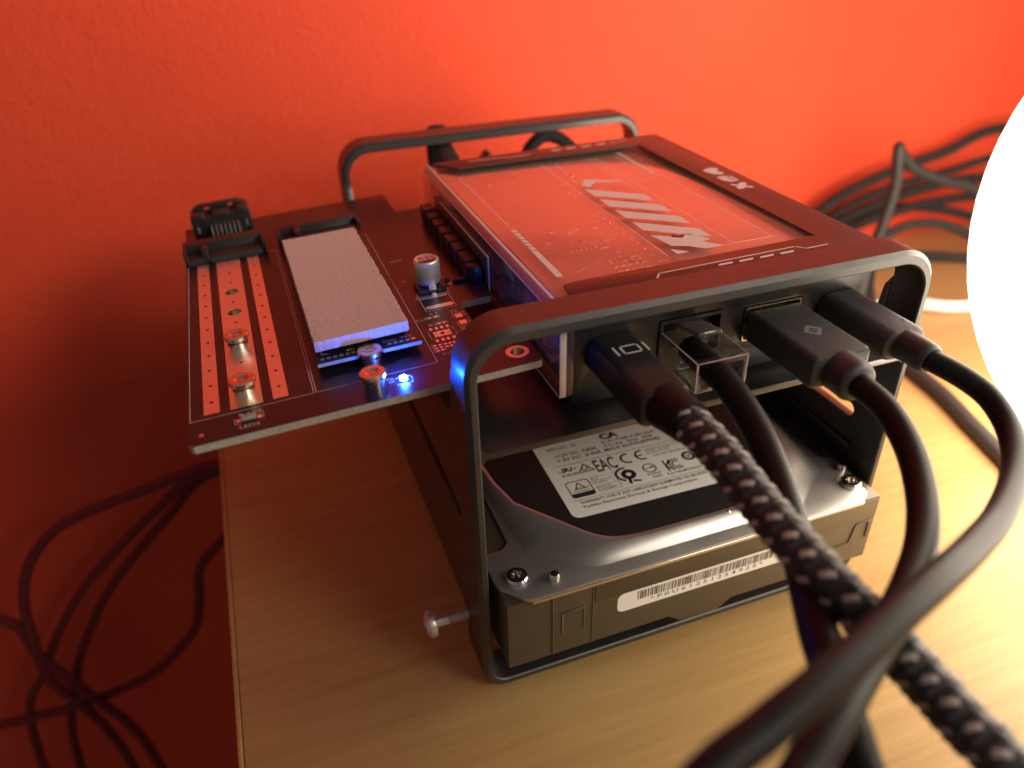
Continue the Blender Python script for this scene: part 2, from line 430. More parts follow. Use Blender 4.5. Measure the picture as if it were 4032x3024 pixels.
# ------------------------------------------------------------------ metal enclosure
X0, X1, H = -55.1, 54.4, 99.6
def enclosure():
    t = thing("metal_enclosure", "black metal open frame holding the drive and small computer", "enclosure", (0, 73, 0))
    def ring(y0, y1):
        ch = 1.0
        def L(d, y, e=0.0): return [(x, y, z) for x, z in rrect(X0+d, X1-d, d, H-d, 10-d+e, 6.4-min(d, 3)+e, 10)]
        inner = lambda y, k=0.0: [(x, y, z) for x, z in rrect(X0+2.4-k, X1-2.4+k, 2.6-k, H-3.1+k, 7.6+k, 4+k, 10)]
        loops = [inner(y0+0.3, 0), inner(y0, 0.3), L(ch, y0), L(0, y0+ch), L(0, y1-0.4), L(0.4, y1), inner(y1, 0.3), inner(y1-0.3, 0)]
        loops.append(loops[0])
        mb = MB()
        mb.mi = 1; mb.loft(loops[:3], cap=False); mb.mi = 0; mb.loft(loops[2:], cap=False)
        return mb
    ring(0, 9.3).build("front_hoop", ["anod", "edge"], t, ang=25)
    ring(137.4, 147.0).build("rear_hoop", ["anod", "edge"], t, ang=25)
    slot = []
    ys, ye, zc, r = 12.5, 134.5, 49.6, 1.9
    for i in range(9): a = math.pi/2 + math.pi*i/8; slot.append((ys + r*math.cos(a), zc + r*math.sin(a)))
    for i in range(9): a = -math.pi/2 + math.pi*i/8; slot.append((ye + r*math.cos(a), zc + r*math.sin(a)))
    out = [(9.32, 5.5), (12.5, 5.5), (13.2, 8), (14.0, 16), (15.2, 17.2), (131.5, 17.2), (133, 16), (133.6, 8), (134, 5.5), (137.38, 5.5), (137.38, 88),
           (135.5, 86), (133.5, 78), (131, 74.6), (17, 74.6), (13.4, 75.6), (12.0, 79), (11.2, 86), (9.32, 89)]
    MB().poly(out, "x", X0, X0+2.4, [slot]).build("side_panel", "anod", t, bevel=0.25)
    MB().poly(out, "x", X1-2.4, X1, [slot]).build("side_panel", "anod", t, bevel=0.25)
    # middle shelf with a notch in its front edge
    xa, xb = X0+2.42, X1-2.42
    sh = [(xa, 0.25), (-17.8, 0.25), (-16.8, 1.4), (-16.2, 7.5), (-6.2, 7.5), (-5.2, 1.4), (-4.2, 0.25), (xb, 0.25), (xb, 146.7), (xa, 146.7)]
    MB().poly(sh, "z", 71.1, 72.8).build("shelf", "anod", t, bevel=0.2)
    # fillets where the shelf meets the sides
    for x, sg in ((xa, 1), (xb, -1)):
        for z, sz in ((72.8, 1), (71.1, -1)):
            pts = [(x - sg*0.1, z - sz*0.1)] + [(x + sg*(1.6 - 1.6*math.sin(math.radians(a))), z + sz*(1.6 - 1.6*math.cos(math.radians(a)))) for a in (0, 22, 45, 67, 90)]
            MB().poly(pts, "y", 0.35, 146.5).build("fillet", "anod", t, ang=50)
    MB().box(xb-0.9, xb, 9, 138, 39.2, 40.8).build("rail", "anod", t, bevel=0.2)
    MB().box(xa, xa+0.9, 9, 138, 39.2, 40.8).build("rail", "anod", t, bevel=0.2)
enclosure()

# ------------------------------------------------------------------ hard drive
def drive():
    t = thing("hard_drive", "silver and grey hard drive lying inside the black metal frame", "hard drive", (0, 68, 10.2))
    # casting with the stepped lower edge of its front face
    low = [(-50.4, 13.4), (-8.2, 13.4), (-4.8, 10.6), (6.0, 10.4), (9.8, 13.2), (51.2, 13.0), (51.2, 33.9), (-50.4, 33.9)]
    MB().poly(low, "y", -5.2, 141).build("casting", "cast", t, bevel=0.9, seg=3)
    MB().box(-50.0, 50.8, 4, 140, 10.3, 13.3).build("circuit_side", "castdark", t, bevel=0.3)
    d = MB()
    d.box(-39.75, -39.35, -5.55, -5.1, 14.0, 32.6)                      # raised seams on the front face
    d.box(-29.6, -29.2, -5.42, -5.1, 14.0, 32.8)
    d.build("seam", "cast", t, bevel=0.12)
    d = MB(); d.box(-37.4, -36.9, -5.45, -5.1, 19.9, 26.9); d.box(-36.9, -31.9, -5.45, -5.1, 26.4, 26.9); d.box(-31.9, -31.4, -5.45, -5.1, 19.9, 26.9)
    d.build("pocket_rim", "cast", t, bevel=0.12)
    d = MB(); d.box(49.5, 50.0, -5.45, -5.1, 20.3, 26.2); d.box(45.8, 49.5, -5.45, -5.1, 25.7, 26.2)
    d.poly([(45.3, 25.9), (45.9, 25.9), (44.3, 20.1), (40.4, 19.9), (40.4, 19.4), (44.8, 19.4)], "y", -5.45, -5.1)
    d.build("pocket_rim", "cast", t, bevel=0.12)
    MB().box(-29, 51.0, -5.48, -5.15, 27.3, 33.4).build("front_step", "cast", t, bevel=0.15)
    # cover: flange, raised dome, dark plateau
    fl = [(-50.9, 1.5), (-50.2, -0.6), (-46.2, -5.0), (-44.6, -5.9), (45.3, -5.9), (47.9, -3.9), (49.4, 0.5), (49.6, 11), (46.3, 13), (46.3, 140), (-43.8, 140), (-43.8, 13), (-45.7, 11.1), (-50.2, 11.1), (-51.0, 7)]
    MB().poly(fl, "z", 34.0, 34.85).build("cover_flange", "steel", t, bevel=0.38, seg=3)
    bm_ = MB()
    bm_.box(-44.6, 45.6, -6.05, -5.5, 33.2, 34.3)
    bm_.build("cover_lip", "bright", t, bevel=0.25, seg=3)
    base = [(-43.9, 139), (-44.3, 10.9), (-33, 1.4), (-28.6, -2.2), (-21, -2.35), (0, -2.4), (24, -2.3), (29.6, -2.2), (37, 4.2), (46.0, 9.8), (46.0, 139)]
    ridge = [(-43.0, 138), (-43.4, 28.6), (-31, 13.0), (-24.4, 4.2), (-18, 1.2), (0, 0.9), (20, 1.0), (25, 2.6), (33, 12.8), (44.6, 28), (45.0, 138)]
    cen = Vector((0, 70))
    ins = lambda pts, k: [tuple(Vector(p) + (cen - Vector(p)).normalized() * k) for p in pts]
    B_, R_ = chaikin(base, 2), chaikin(ridge, 2)
    prof = [(0.0, 34.83), (0.10, 35.05), (0.28, 35.75), (0.52, 36.55), (0.78, 37.05), (0.92, 37.22), (1.0, 37.28)]
    loops = []
    for k, z in prof: loops.append([(a[0] + (b[0]-a[0])*k, a[1] + (b[1]-a[1])*k, z) for a, b in zip(B_, R_)])
    for k, z in ((0.5, 37.22), (0.9, 36.98), (1.3, 36.9)): loops.append([(p[0], p[1], z) for p in ins(R_, k)])
    MB().loft(loops, cap=False).build("cover_dome", "steel", t, ang=60)
    pl = ins(R_, 1.25)
    MB().poly(pl, "z", 36.6, 36.94).build("cover_plateau", "bezel", t, ang=30)
    # screws and pins on the flange
    def screw(x, y):
        s = MB(); s.lathe([(2.65, 34.87), (2.65, 35.7), (2.3, 36.15), (1.45, 36.2)], (x, y, 0), "z", 32, cap=False)
        s.lathe([(1.45, 36.2), (1.2, 35.4), (0.02, 35.3)], (x, y, 0), "z", 12, cap=False)
        so = s.build("cover_screw", "bright", t, ang=30)
        st = MB()
        for k in range(6):
            a = k * math.pi/3; st.cyl((x + 1.25*math.cos(a), y + 1.25*math.sin(a), 0), 0.36, 35.4, 36.22, "z", 8)
        st.build("star_recess", "nickel", so)
    for x, y in ((-45.7, 1.2), (46.3, 0.6)): screw(x, y)
    for x, y in ((-37.8, -2.0), (48.2, 6.2)):
        MB().lathe([(1.25, 34.86), (1.25, 36.2), (0.95, 36.75), (0.02, 36.9)], (x, y, 0), "z", 20).build("rivet_pin", "bright", t, ang=50)
    MB().lathe([(0.9, 36.0), (0.6, 36.9), (0.02, 37.2)], (9.6, 1.0, 0.3), "z", 12).build("dimple", "bright", t, ang=60)
    # ---- big label on the plateau
    ang = math.radians(-1.35); ca, sa = math.cos(ang), math.sin(ang); cx, cy = -26.5, 12.2
    def LP(z): return lambda u, v: (cx + (u-cx)*ca - (v-cy)*sa, cy + (u-cx)*sa + (v-cy)*ca, z)
    lab = MB()
    lab.flat(rrect(-26.6, 26.4, 12.3, 92, 2.2), LP(36.99))
    lo = lab.build("cover_label", "label", t, recalc=False)
    k = MB(); m = LP(37.02)
    T = lambda s_, x0, x1, y0, y1, b=0.01: k.text(s_, x0, x1, y0, y1, m, b)
    T("REV.NO.  A1", -23.2, -14.6, 39.6, 40.9); T("+12V DC  0.83A", -22.2, -9.8, 36.3, 37.6, .015); T("+ 5V DC  0.90A", -22.2, -9.3, 34.3, 35.6, .015)
    T("CA", -7.2, -1.8, 39.6, 42.4, .05); T("R-R-T4B-CBCBA", -7.6, 8.6, 37.9, 39.0); T("FG-A6  0A6  E08", -7.4, 7.0, 36.2, 37.3)
    T("MADE IN PHILIPPINES", -8.2, 8.6, 34.4, 35.7, .012)
    k.line([(-24.2, 32.7), (13.5, 32.7)], .13, m)
    T("c", -23.6, -22.9, 29.8, 30.5); T("\u042fU", -22.7, -19.7, 29.8, 31.6, .05); T("us", -19.4, -18.6, 30.3, 30.9); T("E145183", -23.2, -18.7, 28.0, 29.0)
    k.line([(-18.4, 28.4), (-14.2, 28.4), (-16.2, 31.6)], .3, m, True); k.line([(-17.0, 29.6), (-16.4, 28.9), (-15.4, 30.3)], .28, m); k.ring((-16.3, 29.5), .95, 1.12, m, 24)
    T("EAC", -13.6, -7.6, 26.9, 32.0, .012)
    k.ring((-3.9, 29.7), 1.55, 2.15, m, 24, math.radians(75), math.radians(285)); k.ring((0.4, 29.7), 1.55, 2.15, m, 24, math.radians(75), math.radians(285)); k.line([(-1.4, 29.7), (0.2, 29.7)], .5, m)
    T("Toshiba Electronics Europe GmbH", 1.9, 12.0, 31.1, 31.8); T("Hansaallee 181, 40549", 1.9, 9.2, 30.2, 30.9); T("Dusseldorf, Germany", 1.9, 8.6, 29.2, 29.9); T("CAN ICES-3(B)/NMB-3(B)", 3.2, 13.2, 27.9, 28.6)
    bx = rrect(-23.8, -17.6, 19.4, 25.6, .8, .8, 4); k.line(bx, .28, m, True)
    k.line([(-22.0, 22.4), (-19.2, 22.4), (-20.7, 24.8)], .3, m, True); k.line([(-21.6, 22.9), (-19.9, 22.9)], .2, m); T("T\u00dcVRheinland", -23.2, -18.4, 21.2, 21.9); T("\u00ae", -18.9, -18.3, 22.3, 22.9)
    for i, s_ in enumerate(("Type Approved", "Safety", "Regular Production", "Surveillance")): T(s_, -17.0, -17.0 + (4.0, 2.2, 5.9, 4.2)[i], 25.2 - i*.75, 25.75 - i*.75)
    k.line([(-16.8, 22.0), (-10.6, 22.0)], .08, m); T("www.tuv.com", -16.8, -12.6, 21.0, 21.6); T("ID 1419068397", -16.6, -11.4, 19.9, 20.6); k.line([(-10.2, 19.6), (-10.2, 26.4)], .1, m); k.line([(-17.2, 19.5), (-10.2, 19.5)], .08, m)
    k.ring((-6.6, 23.4), .75, 2.0, m, 28); k.ring((-7.4, 23.7), 2.15, 2.85, m, 24, math.radians(70), math.radians(250)); k.line([(-7.2, 21.6), (-7.4, 20.2)], .9, m); k.line([(-6.2, 20.6), (-4.8, 20.2)], .7, m)
    k.ring((-0.3, 23.9), 1.55, 1.9, m, 28); k.line([(-1.6, 23.9), (1.2, 23.9)], .3, m); k.line([(0.2, 24.5), (1.0, 23.9)], .3, m); T("D33003", -2.0, 1.7, 21.0, 21.8); T("RoHS", -1.0, 1.5, 19.8, 20.6, .02)
    for p in ([(4.2, 25.3), (4.2, 21.0)], [(4.2, 23.0), (6.0, 25.2)], [(4.2, 23.0), (5.6, 21.0)]): k.line(p, .45, m)
    k.ring((7.2, 23.1), .9, 1.3, m, 20, math.radians(45), math.radians(315)); k.ring((7.2, 23.1), 1.7, 2.1, m, 20, math.radians(45), math.radians(315)); T("R-R-T4B-MG10ADA", 3.0, 13.0, 19.4, 20.3)
    k.ring((11.9, 25.0), 1.1, 1.9, m, 24); T("20", 11.2, 12.6, 24.4, 25.5, .04)
    k.line([(-24.2, 18.4), (15.5, 18.4)], .13, m)
    T("WARRANTY VOID IF ANY LABEL/SCREW IS REMOVED OR BROKEN.", -22.9, 13.2, 16.7, 17.8, .012); T("Toshiba Electronic Devices & Storage Corporation", -22.9, 9.2, 14.8, 16.1, .012)
    k.build("printing", "blk", lo, recalc=False)
    nb = MB(); nb.flat([(-23.7, 19.9), (-23.1, 19.5), (-18.3, 19.5), (-17.7, 19.9), (-17.7, 20.9), (-23.7, 20.9)], LP(37.03)); nb.build("seal_band", "navy", lo, recalc=False)
    # ---- serial label on the front face
    lab = MB(); lab.poly(rrect(-23, 24.8, 20.9, 26.9, 1.7), "y", -5.29, -5.21)
    fo = lab.build("serial_label", "label", t, ang=30)
    k = MB(); m = YP(-5.31); x = -17.8; rr = random.Random(3)
    while x < 20.2:
        w = rr.choice((.13, .13, .30)); k.flat([(x, 23.5), (x+w, 23.5), (x+w, 26.25), (x, 26.25)], m); x += w + rr.choice((.13, .13, .17, .32))
    k.text("* P 0 U 6 1 2 5 1 2 5 4 9 2 S *", -14.2, 17.5, 21.9, 23.15, m, 0.005)
    k.build("printing", "blk", fo, recalc=False)
drive()

# ------------------------------------------------------------------ long screw poking out of the frame
def long_screw():
    t = thing("long_screw", "long steel screw sticking halfway out of the frame's lower side", "screw", (-60, 12, 16))
    pr = [(1.5, -56.2)]
    x = -60.4
    core = MB(); core.lathe([(1.45, -64.0), (1.45, -60.3), (1.2, -60.2), (1.2, -52.0)], (0, 12, 16), "x", 20).build("shank", "zinc", t)
    th = MB()
    for i in range(10):
        a = -60.2 + i*0.56; th.lathe([(1.2, a), (1.58, a+.2), (1.58, a+.28), (1.2, a+.48)], (0, 12, 16), "x", 20, cap=False)
    th.build("thread", "zinc", t)
    MB().lathe([(1.45, -63.6), (3.3, -63.6), (3.5, -64.0), (3.4, -65.2), (2.4, -66.0), (1.0, -66.0), (0.7, -65.0), (0.02, -65.0)], (0, 12, 16), "x", 28, cap=False).build("head", "zinc", t)
long_screw()

# ------------------------------------------------------------------ single-board computer
def computer():
    t = thing("mini_computer", "small computer with a clear printed cover and black border", "computer", (4, 60, 73))
    MB().box(-30.5, 44.0, 10.0, 109.5, 73.2, 91.6).build("case_body", "plastic", t, bevel=0.6)
    # front face with its port openings
    front = [(-30.2, 74.2), (44.2, 74.2), (44.2, 96.2), (-30.2, 96.2)]
    def R(x0, x1, z0, z1, r=0.5): return rrect(x0, x1, z0, z1, r, r, 3)
    holes = [R(-26.2, -17.0, 83.0, 89.4), R(-10.5, 4.4, 80.6, 90.6), R(10.1, 24.9, 81.3, 89.8), R(30.2, 40.2, 83.0, 88.6, 2.5)]
    MB().poly(front, "y", 7.4, 9.6, holes).build("front_panel", "plastic", t, bevel=0.15)
    MB().box(-30.0, 44.0, 12.6, 13.0, 74.2, 96.0).build("port_backing", "blk", t)
    # ports
    p = MB(); p.poly(R(10.3, 24.7, 81.5, 89.6), "y", 6.9, 12.4, [R(10.62, 24.38, 81.8, 89.28)]); p.build("usb_port", "nickel", t)
    p = MB(); p.poly(R(-10.4, 5.0, 80.8, 90.4, .3), "y", 7.0, 12.5, [R(-9.6, 4.2, 81.5, 89.7, .3)]); p.build("network_port", "blk", t)
    p = MB(); p.poly(R(-26, -16.2, 83, 89.5), "y", 7.6, 12.4, [R(-25.4, -16.8, 83.6, 88.9)]); p.build("display_port", "nickel", t)
    p = MB(); p.poly(R(30.6, 39.8, 83.5, 88, 2), "y", 7.6, 12.4, [R(31.2, 39.2, 84, 87.5, 1.6)]); p.build("power_port", "nickel", t)
    # heat spreader / board seen through the cover
    MB().box(-31.0, 43.9, 10.2, 109.4, 92.2, 97.2).build("heat_spreader", "bplate", t, bevel=0.3)
    rr = random.Random(5); c = MB()
    def chips(n, x0, x1, y0, y1, w, h):
        for _ in range(n):
            x, y = rr.uniform(x0, x1), rr.uniform(y0, y1); a, b = rr.choice(w), rr.choice(w)
            c.box(x-a, x+a, y-b, y+b, 97.15, 97.2 + .15*rr.choice(h))
    chips(44, -28, -6, 14, 48, (.25, .4, .6, .9), (.3, .5, .8))
    chips(20, -6, 3, 14, 80, (.25, .3, .5), (.3, .6))
    chips(10, -20, -8, 18, 30, (.5, .8, 1.1), (.3, .5))
    for r_ in range(3):
        for q in range(5): c.box(-14 + q*1.7, -13 + q*1.7, 20 + r_*2.2, 21.1 + r_*2.2, 97.15, 97.34)
    for q in range(6): c.box(-19 + q*1.2, -18.5 + q*1.2, 34, 36.5, 97.15, 97.34)
    for q in range(16): c.box(-3.2, -2.6, 18 + q*3.6, 18.7 + q*3.6, 97.15, 97.34)
    c.build("component", "bplate", t, kind="stuff")
    MB().box(9, 31, 24, 72, 97.2, 97.3).build("heat_block", "bplate", t, bevel=0.1)
    for x, y in ((-21, 88), (-12, 92), (4, 86)):
        MB().lathe([(0.9, 97.2), (0.9, 97.35), (.02, 97.45)], (x, y, 0), "z", 14).build("post", "nickel", t)
    # clear cover: top sheet, side wall
    MB().poly([(-33.2, 9.7), (43.8, 9.7), (43.8, 109.6), (-33.2, 109.6)], "z", 97.5, 98.5).build("cover_sheet", "clear", t, bevel=0.25, seg=2)
    MB().box(-34.2, -31.2, 4.2, 111.5, 79.2, 96.6).build("cover_side", "clear", t, bevel=0.35)
    MB().poly([(-34.2, 96.62), (-33.25, 96.62), (-33.25, 98.48), (-33.5, 98.48), (-34.2, 97.6)], "y", 9.8, 109.4).build("cover_edge", "clear", t)
    MB().box(-33.45, -32.75, 9.75, 109.2, 98.46, 98.62).build("edge_glint", "glint", t, bevel=0.06)  # pale strips paint the light caught along the cover's edges
    MB().box(-34.35, -34.1, 9.75, 109.2, 96.5, 96.75).build("edge_glint", "glint", t, bevel=0.06)
    MB().box(-34.3, -32.9, 4.1, 4.35, 79.3, 96.5).build("edge_glint", "glint", t, bevel=0.06)
    MB().box(-34.3, -34.1, 4.2, 60, 79.1, 79.35).build("edge_glint", "glint", t, bevel=0.06)
    MB().box(-34.9, -34.3, 47, 96, 84.8, 93.4).build("side_plate", "bezel", t, bevel=0.1)
    MB().box(-34.95, -34.5, 46.9, 90, 93.35, 93.6).build("edge_glint", "glint", t, bevel=0.05)
    MB().box(-34.95, -34.5, 46.75, 46.95, 84.6, 93.5).build("edge_glint", "glint", t, bevel=0.05)
    MB().box(-33.6, -31.8, 104, 111, 88, 98.3).build("cover_corner", "clear", t, bevel=0.3)
    # inside of the side: a pale block and the dark lower skirt
    MB().box(-30.9, -30.55, 11, 108, 84, 92).build("skirt", "matte", t)
    MB().box(-30.95, -30.2, 13, 33, 81, 91).build("side_block", "beige", t, bevel=0.3)
    # black border
    bz0, bz1 = 98.56, 99.15
    fb = [(-29.7, 9.55), (44.5, 9.55), (44.5, 110.0), (-31.0, 108.4), (-31.0, 106.8), (-25.8, 100.2), (33.2, 100.2), (33.6, 16.6), (-27.4, 15.4), (-29.2, 14.6)]
    MB().poly(fb, "z", bz0, bz1).build("cover_border", "bezel", t, bevel=0.12)
    MB().box(44.0, 44.5, 9.6, 110, 74, 98.5).build("side_wall", "bezel", t)
    MB().box(-30, 44, 109.6, 110.4, 74, 98.4).build("rear_wall", "bezel", t)
    # white print on the cover
    z = 98.53; m = ZP(z); m2 = ZP(99.18)
    def per(y, x, ph, amp):  # torn lower edges
        return y + amp * (math.sin(x*2.1 + ph) * .5 + math.sin(x*5.3 + ph*2) * .3)
    for k_, tt in enumerate((69.4, 60.6, 51.5, 42.3)):
        top = [(0.6, tt), (13.1, tt - 10.3)]
        lowr = [(13.1 - i*1.25, per(tt - 15.8 + (i*1.25)*0.78, i*1.25, k_*1.7, .55 if 1 < i < 9 else 0)) for i in range(11)]
        MB().flat(top + lowr, m).build("printed_stripe", "ink", t, recalc=False)
    last = [(0.6, 33.0), (6.6, 29.0), (9.0, 30.4), (12.2, 25.4), (9.6, 24.8), (12.8, 20.9), (8.1, 20.9), (5.0, 23.8), (1.8, 25.3)]
    s_ = MB().flat(last, m); s_.build("printed_stripe", "ink", t, recalc=False)
    MB().flat([(0.6, 23.8), (0.6, 20.6), (3.8, 20.8)], m).build("printed_stripe", "ink", t, recalc=False)
    MB().flat([(1.0, 72.6), (4, 77.0), (12.4, 72.8), (12.4, 71.4), (6, 73.8), (2.5, 70.6)], m).build("printed_stripe", "ink", t, recalc=False)
    MB().flat([(4.4, 30.0), (5.4, 31.0), (6.0, 30.0), (8.0, 29.8), (6.6, 28.6), (5.4, 29.2)], ZP(98.55)).build("printed_emblem", "blk", t, recalc=False)
    L = MB()
    L.line([(15.4, 95), (15.4, 21), (25.6, 21), (25.7, 70.5), (21.7, 75.6), (22.0, 95)], .16, m)
    L.line([(-1.8, 95.4), (-1.8, 20.4)], .20, m); L.line([(2.6, 94.6), (0.6, 74)], .16, m); L.line([(13.4, 95.4), (13.0, 63.4)], .16, m)
    L.line([(-27.7, 93.3), (-27.6, 51.2)], .16, m)
    L.build("printed_line", "ink", t, recalc=False)
    for i in range(6): MB().flat([(-28.1, 49.4 - i*2.35), (-26.9, 48.6 - i*2.35), (-26.9, 46.9 - i*2.35), (-28.1, 47.7 - i*2.35)], m).build("printed_dash", "ink", t, recalc=False)
    MB().flat([(-28.2, 35.4), (-26.9, 34.6), (-26.9, 19.8), (-28.4, 19.8)], m).build("printed_bar", "ink", t, recalc=False)
    for i in range(8): MB().flat([(23.6, 97.2 - i*2.9), (25.0, 96.2 - i*2.9), (25.0, 94.8 - i*2.9), (23.6, 95.8 - i*2.9)], m).build("printed_dash", "ink", t, recalc=False)
    # print on the border
    for q_ in ([(-10.2, 10.2), (-8.7, 12.0), (25.3, 12.9), (27.0, 11.0), (32.6, 11.2)], [(-21, 105.6), (-10, 105.2), (-9, 104.2), (-2, 104.6)], [(25.7, 105), (28, 106.6), (32, 106.6)]):
        MB().line(q_, .39, m2).build("border_line", "ink", t, recalc=False)
    for i in range(4):
        x = 4.9 + i*5.15; MB().flat([(x-.5, 10.4), (x+3.0, 10.5), (x+3.5, 11.3), (x, 11.2)], m2).build("border_dash", "ink", t, recalc=False)
    for i in range(4):
        x = 5.6 + i*5.1; MB().flat([(x, 105.4), (x+3.2, 105.4), (x+3.7, 106.5), (x+.5, 106.5)], m2).build("border_dash", "ink", t, recalc=False)
    X = MB(); X.flat([(36.7, 55.2), (37.6, 55.2), (41.2, 51.4), (41.2, 50.6), (40.2, 50.6), (36.7, 54.2)], m2); X.flat([(36.7, 50.8), (38.2, 50.8), (41.2, 54.0), (41.2, 55.4), (39.8, 55.4), (36.7, 52.2)], ZP(99.19)); X.build("border_mark", "ink", t, recalc=False)
    X = MB(); X.flat([(36.7, 62.0), (37.0, 58.6), (38.2, 57.0), (41.0, 57.2), (41.2, 61.2), (39.4, 62.4)], m2)
    xo = X.build("border_mark", "ink", t, recalc=False)
    q = MB()
    for i in range(4): q.flat([(39.2, 58.2 + i*.95), (40.8, 58.2 + i*.95), (40.8, 58.6 + i*.95), (39.2, 58.6 + i*.95)], ZP(99.2))
    q.build("notch_print", "bezel", xo, recalc=False)
    X = MB(); X.flat([(36.6, 68.6), (37.4, 65.0), (39.6, 63.4), (41.2, 65.0), (40.0, 66.4), (41.8, 69.0), (40.2, 70.2), (38.0, 69.8)], m2); X.build("border_mark", "ink", t, recalc=False)
computer()

# ------------------------------------------------------------------ expansion board (built in its own, slightly sagging frame)
def expansion():
    t = thing("expansion_board", "black circuit board with three coppery strips plugged into the computer", "circuit board", (20, 40, -1.6), frame="pcb")
    ORGt = ORG[t.name]
    n24 = lambda c, r, n=20: [(c[0] + r*math.cos(2*math.pi*i/n), c[1] + r*math.sin(2*math.pi*i/n)) for i in range(n)]
    out = [(-11, -14.2), (-10.2, -15), (58, -15), (58.6, -14.4), (58.6, -3.6), (58, -3), (51.4, -3), (50.7, -2.3), (50.7, 16.6), (51.4, 17.4), (58, 17.4), (58.7, 18.1), (58.7, 84), (50.3, 84.4), (50.3, 102), (49.8, 102.5), (-11, 102.5)]
    b = MB(); b.poly(out, "z", -1.6, 0, [n24((55, -9.6), 1.55), n24((0, 50), 1.75), n24((0, 38), 1.75)], side=1)
    b.build("board", ["pcb", "fr4"], t)
    Z = lambda h: ZP(h)
    # strips with drilled dots
    def strip(u0, u1, v0, v1, holes=()):
        return MB().poly([(u0, v0), (u1, v0), (u1, v1), (u0, v1)], "z", 0.01, 0.05, holes).build("copper_strip", "tin", t)
    sl = strip(-8.1, -5.1, -5.2, 71.5); sm = strip(-3.1, 3.1, -5.4, 71.5, [n24((0, 50), 1.72), n24((0, 38), 1.72)]); sr = strip(5.1, 8.1, -5.2, 71.5)
    def dots(par, u, vs_):
        d = MB()
        for v in vs_: d.disc((u, v), .38, Z(0.06), 10)
        d.build("drilled_dot", "hole", par, recalc=False)
    dots(sl, -6.55, [-1 + 6.5*i for i in range(11)]); dots(sr, 6.6, [-.8 + 6.5*i for i in range(12)]); dots(sm, 0, [69, 62.6, 56, 43.9, 32.3, 12.6])
    for v in (50, 38):
        MB().lathe([(1.75, 0.05), (1.6, 0.03), (1.6, -1.55), (1.75, -1.62)], (0, v, 0), "z", 24, cap=False).build("plated_hole", "nickel", t)
    MB().ring((55, -9.6), 1.5, 2.5, Z(0.03), 40).build("hole_ring", "tin", t, recalc=False)
    MB().lathe([(1.53, 0.03), (1.53, -1.6)], (55, -9.6, 0), "z", 28, cap=False).build("plated_hole", "nickel", t)
    # standoffs: sleeve plus a screw with a dished head
    for u, v in ((0, 20), (0, 0), (25.9, -0.2), (24.7, -9.2)):
        so = MB().lathe([(2.0, 0.06), (2.0, 1.0), (2.25, 1.1), (2.25, 1.6), (1.7, 1.7), (1.7, 2.1), (2.5, 2.2), (2.65, 2.4), (2.65, 3.1), (2.45, 3.3), (1.45, 3.3), (1.2, 3.05), (0.5, 2.75), (0.02, 2.75)], (u, v, 0), "z", 36, cap=False).build("standoff", "nickel", t, ang=28)
        MB().lathe([(0.62, 2.7), (0.62, 3.0), (0.45, 3.12), (0.02, 3.12)], (u, v, 0), "z", 16, cap=False).build("socket", "bright", so)
    # M.2 sockets
    def m2(u0, u1, front_h=4.2):
        mo = MB().poly([(72, 0.02), (80.6, 0.02), (80.6, 3.8), (80.2, 4.2), (76.8, 4.2), (76.5, 3.9), (76.2, 2.0), (72, 1.3)], "x", u0, u1).build("card_socket", "plastic", t, bevel=0.12)
        pm = MB()
        for i in range(int((u1 - u0 - 2) / 0.5)):
            u = u0 + 1 + i*0.5
            if u0 + 4.6 < u < u0 + 6.6: continue
            pm.poly([(71.6, 0.2), (72.1, 1.38), (76.1, 2.06), (76.1, 2.3), (72.0, 1.62), (71.4, 0.2)], "x", u - .12, u + .12)
        pm.build("contact_pin", "edge", mo, kind="stuff")
        MB().box(u0 + 4.8, u0 + 6.4, 71.95, 76.6, 1.2, 4.1).build("key", "plastic", mo, bevel=.1)
        for a_, b_ in ((u0 - .02, u0 + .9), (u1 - .9, u1 + .02)): MB().box(a_, b_, 71.9, 76.9, 0.05, 4.15).build("end_wall", "plastic", mo, bevel=.15)
    m2(-10.8, 10.8); m2(14.4, 37.6)
    # data connector at the far edge
    s = MB()
    prof = [(-8.2, 0.02), (8.6, 0.02), (8.6, 5.6), (8.0, 6.6), (5.2, 6.6), (4.6, 5.4), (3.0, 5.4), (2.4, 6.2), (-1.8, 6.2), (-2.4, 5.2), (-4.0, 5.2), (-4.6, 6.2), (-7.4, 6.2), (-8.2, 5.4)]
    so = s.poly(prof, "y", 94.2, 102.2).build("data_connector", "plastic", t, bevel=0.2)
    MB().poly([(-7.6, 4.6), (8.0, 4.6), (7.6, 6.8), (5.6, 7.6), (-5.4, 7.5), (-7.2, 6.6)], "y", 99.6, 101.6, [[(-3.9, 5.6), (-2.4, 5.6), (-2.4, 6.7), (-3.9, 6.7)], [(2.9, 5.7), (4.4, 5.7), (4.4, 6.8), (2.9, 6.8)]]).build("shroud", "plastic", so, bevel=0.2)
    for i in range(7): MB().box(-3.1 + i*1.27, -2.65 + i*1.27, 92.4, 94.3, 0.05, 2.9).build("contact_pin", "tin", so)
    for u in (-6.6, 7.2): MB().box(u - .25, u + .25, 93.9, 94.25, 1.2, 3.0).build("clip", "tin", so)
    # capacitor
    cu, cv = 46.2, 28.6
    MB().poly([(cu-3.5, cv-3.5), (cu+3.5, cv-3.5), (cu+3.5, cv+2.6), (cu+2.6, cv+3.5), (cu-2.6, cv+3.5), (cu-3.5, cv+2.6)], "z", 0.05, 1.3).build("capacitor_base", "plastic", t, bevel=0.15)
